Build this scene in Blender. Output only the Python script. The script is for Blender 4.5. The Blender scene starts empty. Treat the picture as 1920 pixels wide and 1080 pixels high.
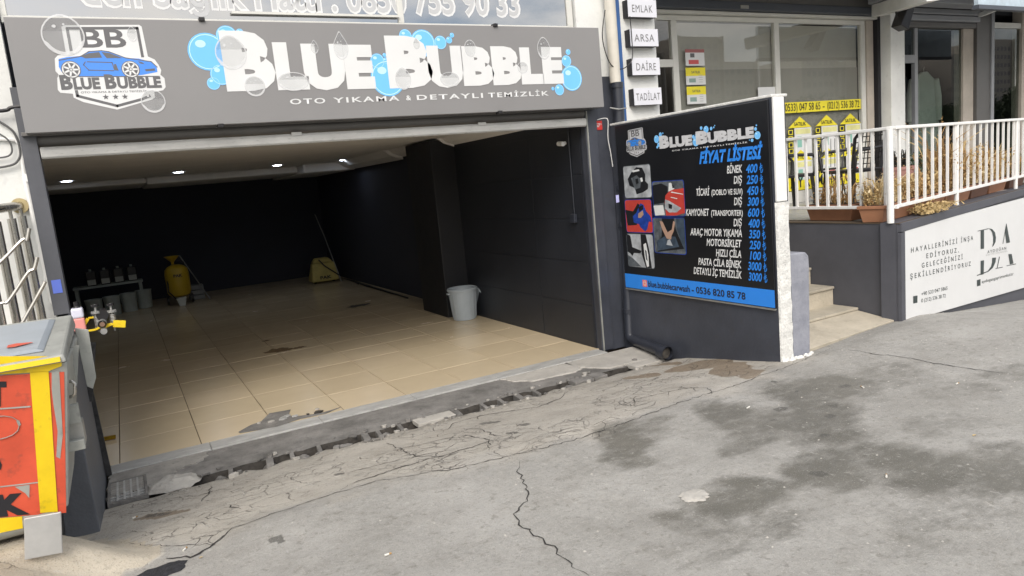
import bpy, bmesh, math, random
from mathutils import Vector, Matrix, noise
random.seed(7)
SC = bpy.context.scene
COL = SC.collection
# ------------------------------------------------------------------ camera
cam = bpy.data.cameras.new('camera'); co = bpy.data.objects.new('camera', cam); COL.objects.link(co)
cam.sensor_fit = 'HORIZONTAL'; cam.sensor_width = 36; cam.lens = 36 * 1336 / 1920
cam.clip_start = .05; cam.clip_end = 1500
M_ = Matrix(((0.870447,0.155562,-0.467035,0),(-0.483246,0.089289,-0.870920,0),(-0.093781,0.983782,0.152896,1.850000),(0,0,0,1)))
co.matrix_world = M_
SC.camera = co
# ------------------------------------------------------------------ world and sun
w = bpy.data.worlds.new('World'); SC.world = w; w.use_nodes = True
nt = w.node_tree; nt.nodes.clear()
sky = nt.nodes.new('ShaderNodeTexSky'); sky.sky_type = 'NISHITA'; sky.sun_disc = False
SUN_EL, SUN_AZ = math.radians(41), math.radians(208)
sky.sun_elevation = SUN_EL; sky.sun_rotation = SUN_AZ
sky.air_density = 1.0; sky.dust_density = 3.0
tc = nt.nodes.new('ShaderNodeTexCoord'); mpg = nt.nodes.new('ShaderNodeMapping'); mpg.inputs['Scale'].default_value = (1, 1, 2.6)
nz = nt.nodes.new('ShaderNodeTexNoise'); nz.inputs['Scale'].default_value = 2.6; nz.inputs['Detail'].default_value = 8
nz.inputs['Roughness'].default_value = .6
cr = nt.nodes.new('ShaderNodeValToRGB'); cr.color_ramp.elements[0].position = .40; cr.color_ramp.elements[1].position = .62
mx = nt.nodes.new('ShaderNodeMix'); mx.data_type = 'RGBA'
mx.inputs[7].default_value = (9.6, 9.3, 8.9, 1)
bg = nt.nodes.new('ShaderNodeBackground'); bg.inputs['Strength'].default_value = 0.14
out = nt.nodes.new('ShaderNodeOutputWorld')
L = nt.links.new
L(tc.outputs['Generated'], mpg.inputs['Vector']); L(mpg.outputs['Vector'], nz.inputs['Vector'])
L(nz.outputs['Fac'], cr.inputs['Fac']); L(cr.outputs['Color'], mx.inputs[0]); L(sky.outputs['Color'], mx.inputs[6])
L(mx.outputs[2], bg.inputs['Color']); L(bg.outputs['Background'], out.inputs['Surface'])
sl = bpy.data.lights.new('sun', 'SUN'); sl.energy = 1.35; sl.angle = math.radians(28); sl.color = (1, .96, .9)
so = bpy.data.objects.new('sun', sl); COL.objects.link(so)
# direction TO the sun (azimuth like the Sky Texture: from +Y towards +X)
sd = Vector((math.sin(SUN_AZ) * math.cos(SUN_EL), math.cos(SUN_AZ) * math.cos(SUN_EL), math.sin(SUN_EL)))
so.rotation_euler = sd.to_track_quat('Z', 'Y').to_euler(); so.location = (0, -3, 12)
SC.view_settings.view_transform = 'Standard'; SC.view_settings.look = 'None'
SC.view_settings.exposure = 0.52; SC.view_settings.gamma = 1; SC.view_settings.use_curve_mapping = False
SC.cycles.max_bounces = 8; SC.cycles.transparent_max_bounces = 12

# ------------------------------------------------------------------ materials
MATS = {}
def mat(name, col, rough=.7, metal=0, var=.12, scale=6, bump=.0, bscale=60, spec=.5, col2=None, alpha=1, emit=None, coords='Object', stretch=None, coat=0, dirt=0):
    if name in MATS: return MATS[name]
    m = bpy.data.materials.new(name); m.use_nodes = True; n = m.node_tree; b = n.nodes['Principled BSDF']; k = n.links.new
    b.inputs['Roughness'].default_value = rough; b.inputs['Metallic'].default_value = metal
    b.inputs['Specular IOR Level'].default_value = spec; b.inputs['Alpha'].default_value = alpha
    b.inputs['Coat Weight'].default_value = coat
    src = n.nodes.new('ShaderNodeNewGeometry').outputs['Position'] if coords == 'World' else n.nodes.new('ShaderNodeTexCoord').outputs[coords]
    if stretch:
        mp = n.nodes.new('ShaderNodeMapping'); mp.inputs['Scale'].default_value = stretch; k(src, mp.inputs['Vector']); src = mp.outputs['Vector']
    c2 = col2 or tuple(max(0, x * (1 - 2.2 * var)) for x in col)
    nz = n.nodes.new('ShaderNodeTexNoise'); nz.inputs['Scale'].default_value = scale; nz.inputs['Detail'].default_value = 9; nz.inputs['Roughness'].default_value = .65
    k(src, nz.inputs['Vector'])
    r = n.nodes.new('ShaderNodeValToRGB'); r.color_ramp.elements[0].position = .32; r.color_ramp.elements[1].position = .68
    r.color_ramp.elements[0].color = (*c2, 1); r.color_ramp.elements[1].color = (*col, 1)
    k(nz.outputs['Fac'], r.inputs['Fac']); cs = r.outputs['Color']
    if dirt:
        n2 = n.nodes.new('ShaderNodeTexNoise'); n2.inputs['Scale'].default_value = scale * 5; n2.inputs['Detail'].default_value = 6; k(src, n2.inputs['Vector'])
        r2 = n.nodes.new('ShaderNodeValToRGB'); r2.color_ramp.elements[0].position = .60; r2.color_ramp.elements[1].position = .72
        r2.color_ramp.elements[0].color = (0, 0, 0, 1); r2.color_ramp.elements[1].color = (dirt, dirt, dirt, 1)
        k(n2.outputs['Fac'], r2.inputs['Fac']); mm = n.nodes.new('ShaderNodeMix'); mm.data_type = 'RGBA'
        k(r2.outputs['Color'], mm.inputs[0]); k(cs, mm.inputs[6]); mm.inputs[7].default_value = (.05, .045, .04, 1); cs = mm.outputs[2]
    k(cs, b.inputs['Base Color'])
    mr = n.nodes.new('ShaderNodeMapRange'); mr.inputs['To Min'].default_value = max(0.02, rough - .1); mr.inputs['To Max'].default_value = min(1, rough + .1)
    k(nz.outputs['Fac'], mr.inputs['Value']); k(mr.outputs['Result'], b.inputs['Roughness'])
    if bump:
        nb = n.nodes.new('ShaderNodeTexNoise'); nb.inputs['Scale'].default_value = bscale; nb.inputs['Detail'].default_value = 6; k(src, nb.inputs['Vector'])
        bp = n.nodes.new('ShaderNodeBump'); bp.inputs['Strength'].default_value = bump; bp.inputs['Distance'].default_value = .01
        k(nb.outputs['Fac'], bp.inputs['Height']); k(bp.outputs['Normal'], b.inputs['Normal'])
    if emit:
        b.inputs['Emission Color'].default_value = (*emit[:3], 1); b.inputs['Emission Strength'].default_value = emit[3]
    MATS[name] = m; return m
def flat(name, col, rough=.45, spec=.4): return mat(name, col, rough, var=.03, scale=3, spec=spec)
def glass(name, tint, refl, rough=.01):
    m = bpy.data.materials.new(name); m.use_nodes = True; n = m.node_tree; n.nodes.clear(); k = n.links.new
    o = n.nodes.new('ShaderNodeOutputMaterial'); t = n.nodes.new('ShaderNodeBsdfTransparent'); t.inputs['Color'].default_value = (*tint, 1)
    g = n.nodes.new('ShaderNodeBsdfGlossy'); g.inputs['Roughness'].default_value = rough
    f = n.nodes.new('ShaderNodeFresnel'); f.inputs['IOR'].default_value = 1.5
    a = n.nodes.new('ShaderNodeMath'); a.operation = 'ADD'; a.use_clamp = True; a.inputs[1].default_value = refl
    x = n.nodes.new('ShaderNodeMixShader')
    gn = n.nodes.new('ShaderNodeNewGeometry'); sb = n.nodes.new('ShaderNodeMath'); sb.operation = 'SUBTRACT'; sb.inputs[0].default_value = 1.; k(gn.outputs['Backfacing'], sb.inputs[1])
    ml = n.nodes.new('ShaderNodeMath'); ml.operation = 'MULTIPLY'; k(a.outputs[0], ml.inputs[0]); k(sb.outputs[0], ml.inputs[1])
    k(f.outputs['Fac'], a.inputs[0]); k(ml.outputs[0], x.inputs['Fac']); k(t.outputs[0], x.inputs[1]); k(g.outputs[0], x.inputs[2]); k(x.outputs[0], o.inputs['Surface'])
    MATS[name] = m; return m
WHITE = mat('white_render', (.74, .75, .73), .8, var=.06, scale=3, bump=.25, bscale=40, dirt=.10)
WPAINT = mat('white_paint', (.80, .80, .78), .5, var=.05, scale=8, bump=.1, bscale=80)
WROUGH = mat('flaking_white_plaster', (.78, .78, .75), .9, var=.14, scale=14, bump=1.0, bscale=45, dirt=.35)
SLATE = mat('slate_paint', (.058, .064, .082), .45, var=.16, scale=2.5, bump=.2, bscale=35, dirt=.25)
SLATE2 = mat('slate_paint_terrace', (.085, .088, .105), .6, var=.12, scale=2, bump=.15, bscale=30)
BLACKW = mat('black_garage_paint', (.022, .025, .033), .42, var=.12, scale=2, bump=.1, bscale=25)
BLACKB = mat('black_paint_deep', (.034, .038, .055), .8, var=.1, scale=2)
STUBG = mat('worn_grey_paint', (.30, .31, .35), .8, var=.16, scale=7, bump=.4, bscale=40, col2=(.20, .21, .25), dirt=.12)
TILE = [mat('beige_tile_%s' % n_, c, .24, var=.028, scale=1.6, spec=.5, coords='World', bump=.0) for n_, c in (('warm', (.62, .52, .36)), ('pale', (.64, .535, .375)), ('dull', (.60, .50, .345)))]
GROUT = mat('dark_grout', (.10, .075, .05), .9)
MARBLE = mat('grey_marble', (.50, .50, .48), .4, var=.16, scale=5, stretch=(1, 3, 1), dirt=.3, coords='World')
CONC = mat('rough_step_concrete', (.25, .24, .225), .9, var=.2, scale=4, bump=.9, bscale=50, col2=(.10, .097, .09), dirt=.35)
CONCL = mat('pale_concrete', (.46, .44, .40), .85, var=.12, scale=5, bump=.5, bscale=50, dirt=.2)
CONCM = mat('dusty_step_concrete', (.36, .345, .315), .9, var=.16, scale=6, bump=.7, bscale=50, dirt=.3)
BEIGEC = mat('beige_concrete', (.50, .45, .36), .88, var=.12, scale=5, bump=.5, bscale=40, dirt=.12)
DARKHOLE = mat('recess_shade_shard_dark', (.075, .067, .058), .8, var=.3, scale=15, bump=.6)  # shade of gutter and pipe mouth put into the colour; also dark tile shards
CEIL = mat('ceiling_paint', (.86, .85, .83), .7, var=.05, scale=2)
GALV = mat('galvanised_steel', (.42, .42, .40), .48, metal=.65, var=.12, scale=9, bump=.08, bscale=30)
GALVP = mat('grey_galvanised_paint', (.40, .41, .38), .5, metal=.2, var=.16, scale=5, bump=.25, bscale=14, dirt=.3)
SHUT = mat('worn_shutter_paint', (.52, .52, .50), .5, metal=.2, var=.1, scale=4, stretch=(1, 1, 4), dirt=.30)
SHUTD = mat('shutter_housing_grey', (.16, .155, .15), .5, metal=.3, var=.1, scale=3)
STEEL = mat('stainless_steel', (.52, .50, .46), .26, metal=1, var=.08, scale=20, stretch=(1, 1, .1))
SIGNG = mat('sign_vinyl_grey', (.232, .228, .228), .33, var=.02, scale=2, spec=.6)
VINB = mat('banner_vinyl_black', (.010, .011, .014), .35, var=.1, scale=2, bump=.05, bscale=6, spec=.5)
INKW = flat('white_ink', (.70, .71, .71)); INKG = flat('grey_ink', (.13, .13, .135)); INKD = flat('dark_ink', (.02, .02, .025))
INKB = flat('car_blue_ink', (.075, .26, .78)); BUB = flat('bubble_blue_ink', (.17, .52, .95)); BUBL = flat('bubble_highlight_ink', (.50, .78, .98))
INKBL = flat('price_blue_ink', (.03, .24, .78)); DROP = mat('water_drop_ink', (.62, .64, .65), .2, var=.12, scale=6, alpha=.22)
DROPR = mat('water_drop_rim_ink', (.86, .87, .88), .2, var=.02, alpha=.55); DROPS = mat('water_drop_shade_ink', (.2, .2, .21), .3, alpha=.12)
YEL = mat('yellow_vinyl', (.82, .71, .03), .4, var=.04); YELP = mat('yellow_bin_tape', (.83, .59, .01), .5, var=.08, scale=5, dirt=.25)
REDP = mat('red_bin_paint', (.68, .095, .045), .55, var=.14, scale=4, dirt=.35)
BLUEP = mat('blue_stripe_paint', (.035, .11, .30), .5, var=.12, scale=3, bump=.1)
PIPEW = mat('cream_pvc', (.62, .59, .52), .5, var=.08, scale=5); PIPEB = mat('black_pipe_paint', (.03, .034, .046), .35, var=.1, scale=8)
PLASB = mat('black_plastic', (.014, .013, .015), .4); PLASG = mat('light_grey_plastic', (.44, .50, .55), .4, var=.04)
DIMG = mat('bucket_grey_green', (.50, .56, .54), .6); YTANK = mat('yellow_tank_paint', (.62, .42, .03), .35, var=.06, scale=5)
TERRA = mat('terracotta', (.37, .175, .095), .65, var=.1, scale=5, bump=.15); TERRAD = mat('terracotta_brown', (.17, .085, .055), .65, var=.1)
DRY = [mat('dry_leaf_straw', (.62, .46, .22), .7, var=.15), mat('dry_leaf_tan', (.46, .28, .11), .7, var=.15), mat('dry_leaf_pale', (.72, .60, .38), .7, var=.1)]
GREEN = mat('dark_green_leaf', (.05, .10, .055), .5); OLIVE = mat('olive_leaf', (.17, .17, .05), .6); SOIL = mat('potting_soil', (.06, .04, .03), .95)
PFRAME = mat('shop_frame_white', (.66, .66, .62), .45, var=.05, scale=4); PFRAMEG = mat('shop_frame_grey', (.30, .31, .33), .45, var=.08, scale=3)
BEAMD = mat('dark_blue_grey_beam', (.07, .08, .10), .5, var=.1); BEIGEW = mat('beige_wall_paint', (.50, .45, .39), .8, var=.08)
GL1 = glass('office_glass', (.92, .92, .9), .07); GL2 = glass('dark_shop_glass', (.70, .74, .72), .05); GL3 = glass('upper_window_glass', (.35, .4, .42), .42)
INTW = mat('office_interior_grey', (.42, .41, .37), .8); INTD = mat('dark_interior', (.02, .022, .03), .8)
CLOTH = mat('white_cloth', (.62, .64, .60), .85, var=.08, bump=.3, bscale=12); CLOTHD = mat('dark_cloth', (.02, .022, .03), .85)
TFLOOR = mat('terrace_floor_tile', (.44, .44, .42), .4, var=.15, scale=2.5, dirt=.15)
CIG = mat('cigarette_paper', (.78, .76, .70), .7); CREV = mat('crack_shadow', (.035, .032, .03), .95)
ASPH = mat('fresh_asphalt', (.035, .036, .042), .9, var=.3, scale=40, bump=1.0, bscale=120)

# ------------------------------------------------------------------ mesh helpers
ORG = {}
class MB:
    def __init__(s): s.v = []; s.f = []; s.mi = []; s.cur = 0
    def add(s, vs, fs):
        o = len(s.v); s.v += [tuple(map(float, p)) for p in vs]; s.f += [[o + i for i in f] for f in fs]; s.mi += [s.cur] * len(fs); return s
    def box(s, x0, x1, y0, y1, z0, z1):
        return s.add([(x0,y0,z0),(x1,y0,z0),(x1,y1,z0),(x0,y1,z0),(x0,y0,z1),(x1,y0,z1),(x1,y1,z1),(x0,y1,z1)],
                     [(0,3,2,1),(4,5,6,7),(0,1,5,4),(1,2,6,5),(2,3,7,6),(3,0,4,7)])
    def hexa(s, b, t): return s.add(list(b) + list(t), [(0,3,2,1),(4,5,6,7),(0,1,5,4),(1,2,6,5),(2,3,7,6),(3,0,4,7)])
    def bar(s, p, q, wx, wy, up=(0,0,1)):
        p = Vector(p); q = Vector(q); d = (q - p).normalized(); u = Vector(up)
        if abs(d.dot(u)) > .95: u = Vector((0, 1, 0))
        a = d.cross(u).normalized(); b = a.cross(d).normalized(); vs = []
        for c in (p, q):
            for i, j in ((-1,-1),(1,-1),(1,1),(-1,1)): vs.append(c + a * (i * wx / 2) + b * (j * wy / 2))
        return s.add(vs, [(0,1,2,3),(7,6,5,4),(0,4,5,1),(1,5,6,2),(2,6,7,3),(3,7,4,0)])
    def wire(s, path, r, n=8, k=6):
        P_ = [Vector(p) for p in path]; q = []
        for i in range(len(P_)-1):
            a, b_, c, d = P_[max(i-1,0)], P_[i], P_[i+1], P_[min(i+2,len(P_)-1)]
            for j in range(k):
                t = j/k; q.append(.5*((2*b_) + (c-a)*t + (2*a-5*b_+4*c-d)*t*t + (3*b_-a-3*c+d)*t**3))
        return s.tube(q + [P_[-1]], r, n)
    def tube(s, path, r, n=10, caps=True):
        path = [Vector(p) for p in path]; rs = r if isinstance(r, (list, tuple)) else [r] * len(path); vs = []; fs = []; ref = None
        for i, p in enumerate(path):
            d = (path[min(i + 1, len(path) - 1)] - path[max(i - 1, 0)]).normalized()
            if ref is None: ref = Vector((0, 0, 1)) if abs(d.z) < .9 else Vector((1, 0, 0))
            a = d.cross(ref).normalized(); b = a.cross(d).normalized(); ref = b
            for j in range(n):
                t = 2 * math.pi * j / n; vs.append(p + (a * math.cos(t) + b * math.sin(t)) * rs[i])
        for i in range(len(path) - 1):
            for j in range(n): fs.append((i*n+j, i*n+(j+1)%n, (i+1)*n+(j+1)%n, (i+1)*n+j))
        if caps: fs.append(tuple(range(n-1, -1, -1))); fs.append(tuple((len(path)-1)*n + j for j in range(n)))
        return s.add(vs, fs)
    def lathe(s, prof, n=28, c=(0,0,0), sy=1.):
        vs = []; fs = []
        for r, z in prof:
            for j in range(n):
                t = 2 * math.pi * j / n; vs.append((c[0] + r*math.cos(t), c[1] + r*math.sin(t)*sy, c[2] + z))
        for i in range(len(prof) - 1):
            for j in range(n): fs.append((i*n+j, i*n+(j+1)%n, (i+1)*n+(j+1)%n, (i+1)*n+j))
        return s.add(vs, fs)
    def poly(s, pts): return s.add(pts, [tuple(range(len(pts)))])
    def prism(s, pts, d):
        n = len(pts); d = Vector(d); vs = [Vector(p) for p in pts]; vs += [p + d for p in vs]
        return s.add(vs, [tuple(range(n-1,-1,-1)), tuple(range(n, 2*n))] + [(i, (i+1)%n, n+(i+1)%n, n+i) for i in range(n)])
    def build(s, name, m, parent=None, bev=0, smooth=False, label=None):
        me = bpy.data.meshes.new(name)
        o = origin(parent) if parent else Vector((0,0,0))
        me.from_pydata([tuple(Vector(p) - o) for p in s.v], [], s.f); me.update()
        ms = m if isinstance(m, (list, tuple)) else [m]
        for x in ms: me.materials.append(x)
        if len(ms) > 1: me.polygons.foreach_set('material_index', s.mi)
        bm = bmesh.new(); bm.from_mesh(me); bmesh.ops.recalc_face_normals(bm, faces=bm.faces); bm.to_mesh(me); bm.free()
        if smooth: me.shade_smooth() if hasattr(me, 'shade_smooth') else None
        ob = bpy.data.objects.new(name, me); COL.objects.link(ob)
        if parent: ob.parent = parent
        if bev:
            b = ob.modifiers.new('bevel', 'BEVEL'); b.width = bev; b.segments = 2; b.limit_method = 'ANGLE'; b.angle_limit = math.radians(40)
        if smooth:
            e = ob.modifiers.new('split', 'EDGE_SPLIT'); e.split_angle = math.radians(40)
        if label: ob['label'] = label
        return ob
def origin(p):
    o = Vector((0,0,0))
    while p is not None: o += p.location; p = p.parent
    return o
def tag(o, label, cat, group=None, kind=None):
    o['label'] = label; o['category'] = cat
    if group: o['group'] = group
    if kind: o['kind'] = kind
    return o
def thing(name, label, cat, loc=(0,0,0), group=None):
    e = bpy.data.objects.new(name, None); COL.objects.link(e); e.location = loc; e.empty_display_size = .1
    return tag(e, label, cat, group)
def struct(o): o['kind'] = 'structure'; return o
def mbox(*a): return MB().box(*a)
def copypart(o, off, parent=None):
    c = o.copy(); COL.objects.link(c); c.parent = parent or o.parent; c.location = o.location + Vector(off); return c

class Plane:      # a flat sheet in the place: origin O, right U, up V; n() points out of it
    def __init__(s, O, U, V): s.O = Vector(O); s.U = Vector(U).normalized(); s.V = Vector(V).normalized(); s.N = s.U.cross(s.V)
    def p(s, u, v, d=0): return s.O + s.U * u + s.V * v + s.N * d
def ppoly(pl, pts, d, mb=None):
    mb = mb or MB(); mb.poly([pl.p(u, v, d) for u, v in pts]); return mb
def shape(pl, pts, d, name, m, parent):
    return ppoly(pl, pts, d).build(name, m, parent)
def disc(pl, cx, cy, rx, ry, d, mb, n=24):
    mb.poly([pl.p(cx + rx*math.cos(2*math.pi*i/n), cy + ry*math.sin(2*math.pi*i/n), d) for i in range(n)])
def ring(pl, cx, cy, rx, ry, t, d, mb, n=24):
    vs = []
    for i in range(n):
        c, s_ = math.cos(2*math.pi*i/n), math.sin(2*math.pi*i/n); vs += [pl.p(cx+rx*c, cy+ry*s_, d), pl.p(cx+(rx-t)*c, cy+(ry-t)*s_, d)]
    mb.add(vs, [(2*i, (2*i+2)%(2*n), (2*i+3)%(2*n), 2*i+1) for i in range(n)])
_cur = bpy.data.curves.new('type', 'FONT'); _cob = bpy.data.objects.new('type', _cur); COL.objects.link(_cob)
def textmesh(s, bold=0., spacing=1., shear=0., res=3):
    _cur.body = s; _cur.offset = bold; _cur.space_character = spacing; _cur.shear = shear; _cur.resolution_u = res; _cur.fill_mode = 'FRONT'
    dg = bpy.context.evaluated_depsgraph_get(); dg.update()
    return bpy.data.meshes.new_from_object(_cob.evaluated_get(dg))
def text(pl, s, u0, u1, v, cap, d, m, parent, bold=.0, spacing=1., shear=0., name='lettering', align=None, width=None):
    """s from u0 to u1 on the plane, baseline v, capital height cap"""
    me = textmesh(s, bold, spacing, shear); xs = [a.co.x for a in me.vertices]; x0, x1 = min(xs), max(xs)
    k = (u1 - u0) / (x1 - x0); ky = cap / (.70 + 2 * bold * .9); o = origin(parent)
    for a in me.vertices: a.co = pl.p(u0 + (a.co.x - x0) * k, v + (a.co.y + bold*.9) * ky, d) - o
    me.materials.clear(); me.materials.append(m)
    ob = bpy.data.objects.new(name, me); COL.objects.link(ob); ob.parent = parent; return ob
def sst(a, b, x):
    t = max(0., min(1., (x - a) / (b - a))); return t * t * (3 - 2 * t)

# ================================================================== GROUND
CRACKLINE = [(-0.3385,4.2876),(0.1598,3.6855),(0.2774,3.8085),(0.4446,3.8415),(0.7487,3.913),(1.0625,3.9169),(1.454,3.7214),(1.9037,3.6544),(2.3272,3.6136),(2.8217,3.6436),(3.2775,3.6785),(3.7456,3.6818),(4.1368,3.7329),(4.4431,3.7405)]
def crack_y(x):
    pts = sorted(CRACKLINE)
    if x <= pts[0][0]: return pts[0][1]
    for a, b in zip(pts, pts[1:]):
        if x <= b[0]: return a[1] + (b[1]-a[1]) * (x-a[0]) / max(1e-6, b[0]-a[0])
    return pts[-1][1]
MOUND = [(-0.3345,4.3315),(-0.2081,4.1171),(-0.0683,3.8522),(-0.0481,3.6891),(-0.124,3.6468),(-0.2252,3.6285),(-0.2492,3.0698)]
def mound_x(y):
    pts = sorted([(b, a) for a, b in MOUND])
    if y <= pts[0][0]: return pts[0][1]
    for a, b in zip(pts, pts[1:]):
        if y <= b[0]: return a[1] + (b[1]-a[1]) * (y-a[0]) / max(1e-6, b[0]-a[0])
    return -.4
def zg(x, y):
    if y > 5.145: return -.16 if y < 5.27 else -.35
    z = min(.215, (5.145 - y) * .152) - .022 * sst(4.95, 5.14, y) * (.6 + noise.noise(Vector((x*7, 1, 2)))) + .012 * max(0, 3.7 - y)
    if y < -6: z = .335 - .012 * (-6 - y) if y > -200 else .335 - .012*194
    z += .035 * sst(.8, 3.8, y) * sst(4.7, 6, x) * sst(5.1, 4, y)
    if x > 6.0: z -= .095 * min(x - 6.0, 9) * sst(6, 7.4, x)
    if y < 4.75:
        e = mound_x(y) - x
        z += .24 * sst(0, .55, e) * sst(4.9, 4.2, y) * sst(-1.5, 1.5, y)
    n = noise.noise(Vector((x*1.3, y*1.3, 0))) * .008 + noise.noise(Vector((x*5, y*5, 3))) * .003
    return z + n * sst(5.14, 4.9, y)
WET = [(4.0442,3.178,1.5505,-2.0057,-1.9551,-1.8859,1.0),(3.5645,2.8582,2.449,-3.1146,-1.6441,-1.6998,1.0),(3.3435,3.0128,2.6783,-3.0531,-2.8927,-3.0075,0.9),(3.1699,3.2397,3.0618,-3.0983,-2.424,-2.5075,1.0),(3.0847,2.927,3.4117,-3.7108,-2.7079,-2.8993,0.8),(2.8419,2.8073,4.5407,-4.764,-5.0766,-5.6027,0.7),(2.5011,3.3135,4.2933,-3.4236,-1.9505,-2.1143,1.0),(2.2947,3.1186,3.9914,-3.1228,-4.1753,-4.6762,0.8),(2.9438,2.2995,2.9306,-3.8329,-2.885,-3.304,1.0),(3.3208,2.2027,2.5466,-3.8761,-3.7919,-4.2486,1.0),(3.3304,1.9619,2.0531,-3.4927,-2.6774,-3.0671,1.0),(3.4652,1.7386,2.4679,-4.8692,-2.4603,-2.844,1.0),(2.5371,2.3635,3.6185,-4.028,-5.7467,-6.7609,1.0),(2.3596,2.3181,4.0484,-4.2967,-5.5432,-6.6325,0.95),(2.1209,2.3358,6.2635,-5.9951,-7.2975,-8.8883,0.7),(2.2266,2.1379,3.4394,-3.7422,-5.6721,-6.9692,0.55),(4.5685,3.0222,1.8977,-2.8895,-2.2789,-2.126,0.45),(5.0553,2.5002,1.9273,-3.8684,-3.5068,-3.2704,0.5),(4.5846,2.5467,2.2389,-4.0221,-3.3899,-3.2912,0.45),(2.8544,1.7333,2.3601,-3.9017,-5.207,-6.3394,0.4),(3.0386,1.6365,2.2359,-4.1315,-4.4414,-5.3801,0.5),(2.6614,1.5876,3.136,-5.2702,-5.9181,-7.4154,0.4),(1.907,2.1406,2.9233,-2.7646,-5.7248,-7.2123,0.3),(3.9053,2.2597,2.2115,-3.8252,-3.2413,-3.4353,0.35),(3.7492,1.8602,2.8616,-5.7094,-3.8671,-4.3182,0.7),(3.4397,2.6465,3.0185,-3.9955,-2.1647,-2.3052,0.9)]
TAN = [(4.1852,4.526,3.0792,-2.9318,-2.9877,-2.6589,1.0),(4.1062,4.0925,3.4988,-3.6065,-2.5879,-2.3778,0.9),(3.7814,4.7398,4.2722,-3.5454,-6.6061,-6.0919,0.8),(4.1896,4.963,5.9229,-5.1694,-6.7892,-5.9652,0.9),(4.0504,3.8179,6.5676,-7.1392,-4.0657,-3.7907,0.7),(-0.0463,4.4983,14.5009,-0.728,-8.1716,-9.8356,0.8),(-0.0934,4.4689,12.6578,-0.5013,-11.315,-13.6962,0.7)]
SPOT = [(3.9596,3.5211,25.4453,-29.2553,-25.4453,-24.2207,1.0),(3.903,3.2485,34.8699,-42.5307,-34.6057,-33.5491,1.0),(3.5213,3.1018,16.2655,-18.9648,-19.5185,-19.7954,1.0),(3.7669,2.8852,18.3108,-24.1895,-22.5512,-22.8403,1.0),(3.6129,2.794,20.7765,-27.2946,-27.8378,-28.7883,1.0),(3.3422,3.0024,29.6203,-34.1607,-33.2959,-34.5931,1.0),(2.8958,2.3113,13.9594,-17.7965,-19.5828,-22.4276,1.0),(3.3371,2.6157,15.3288,-19.8643,-15.7881,-16.9937,0.7),(4.1692,3.0862,10.584,-14.4637,-13.817,-13.2725,0.7),(0.4469,3.4589,24.2058,-4.7336,-15.4379,-19.2033,1.0),(-0.0678,4.5334,15.7767,-0.711,-17.1647,-20.6857,0.9),(0.9758,4.2822,20.1238,-5.6954,-26.2748,-30.2996,0.8),(1.4021,5.0524,11.1115,-3.5844,-12.3377,-12.998,1.0),(2.0717,4.0594,14.9114,-8.2948,-19.7061,-21.1924,0.9),(2.2525,4.1942,15.9225,-9.231,-15.4388,-16.3659,0.8),(2.1469,4.528,10.4063,-5.3801,-14.5121,-15.1729,0.8)]
def blob(B_, x, y, soft=.45):
    r = 0.
    for cx, cy, a, b, c, d, st in B_:
        dx, dy = x-cx, y-cy; u = a*dx + b*dy; v_ = c*dx + d*dy; q = math.sqrt(u*u + v_*v_)
        if q < 1.6: r = max(r, st * sst(1 + soft, 1 - soft, q))
    return r
def lin(a, b, st):
    n = max(1, int(round((b-a)/st))); return [a + (b-a)*i/n for i in range(n)]
xs = [-400,-200,-90,-40,-20,-10,-5,-3,-2,-1.5] + lin(-1.2, 7, .035) + lin(7, 12, .1) + [12,13,14,16,20,28,50,100,220,400]
ys = [-400,-200,-150,-110,-80,-40,-20,-12,-8,-6,-4,-2,-1,0,.4] + lin(.8, 5.145, .03) + [5.145,5.15,5.2,5.265,5.27,5.6,7,10,20,60,400]
vs = []; wet = []; tan = []; ap = []; md = []
for y in ys:
    for x in xs:
        vs.append((x, y, zg(x, y)))
        if -1.5 < x < 12 and .3 < y < 5.2:
            j = Vector((x*2.2, y*2.2, 1)); wx = x + .16*noise.noise(j) + .06*noise.noise(j*3.3); wy = y + .12*noise.noise(j + Vector((9,3,4))) + .05*noise.noise(j*3.1 + Vector((1,8,4)))
            wet.append(blob(WET, wx, wy)); tan.append(max(blob(TAN, wx, wy, .2), 0)); s_ = blob(SPOT, x + .3*(wx-x), y + .3*(wy-y), .3)
            ap.append(s_); md.append(sst(-.22, .10, y - crack_y(x) + .25*noise.noise(j*1.7)) * sst(4.9, 4.5, x) if not (x < mound_x(y) + .03*noise.noise(j*4) and y < 4.72) else 2.)
        else: wet.append(0); tan.append(0); ap.append(0); md.append(0 if y < 4 or x > 4.6 else 1)
nx = len(xs); fs = [(j*nx+i, j*nx+i+1, (j+1)*nx+i+1, (j+1)*nx+i) for j in range(len(ys)-1) for i in range(nx-1)]
me = bpy.data.meshes.new('street'); me.from_pydata(vs, [], fs); me.shade_smooth()
for nm, arr in (('wet', wet), ('tan', tan), ('spot', ap), ('zone', md)):
    a = me.attributes.new(nm, 'FLOAT', 'POINT'); a.data.foreach_set('value', arr)
street = struct(bpy.data.objects.new('street', me)); COL.objects.link(street)
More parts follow.
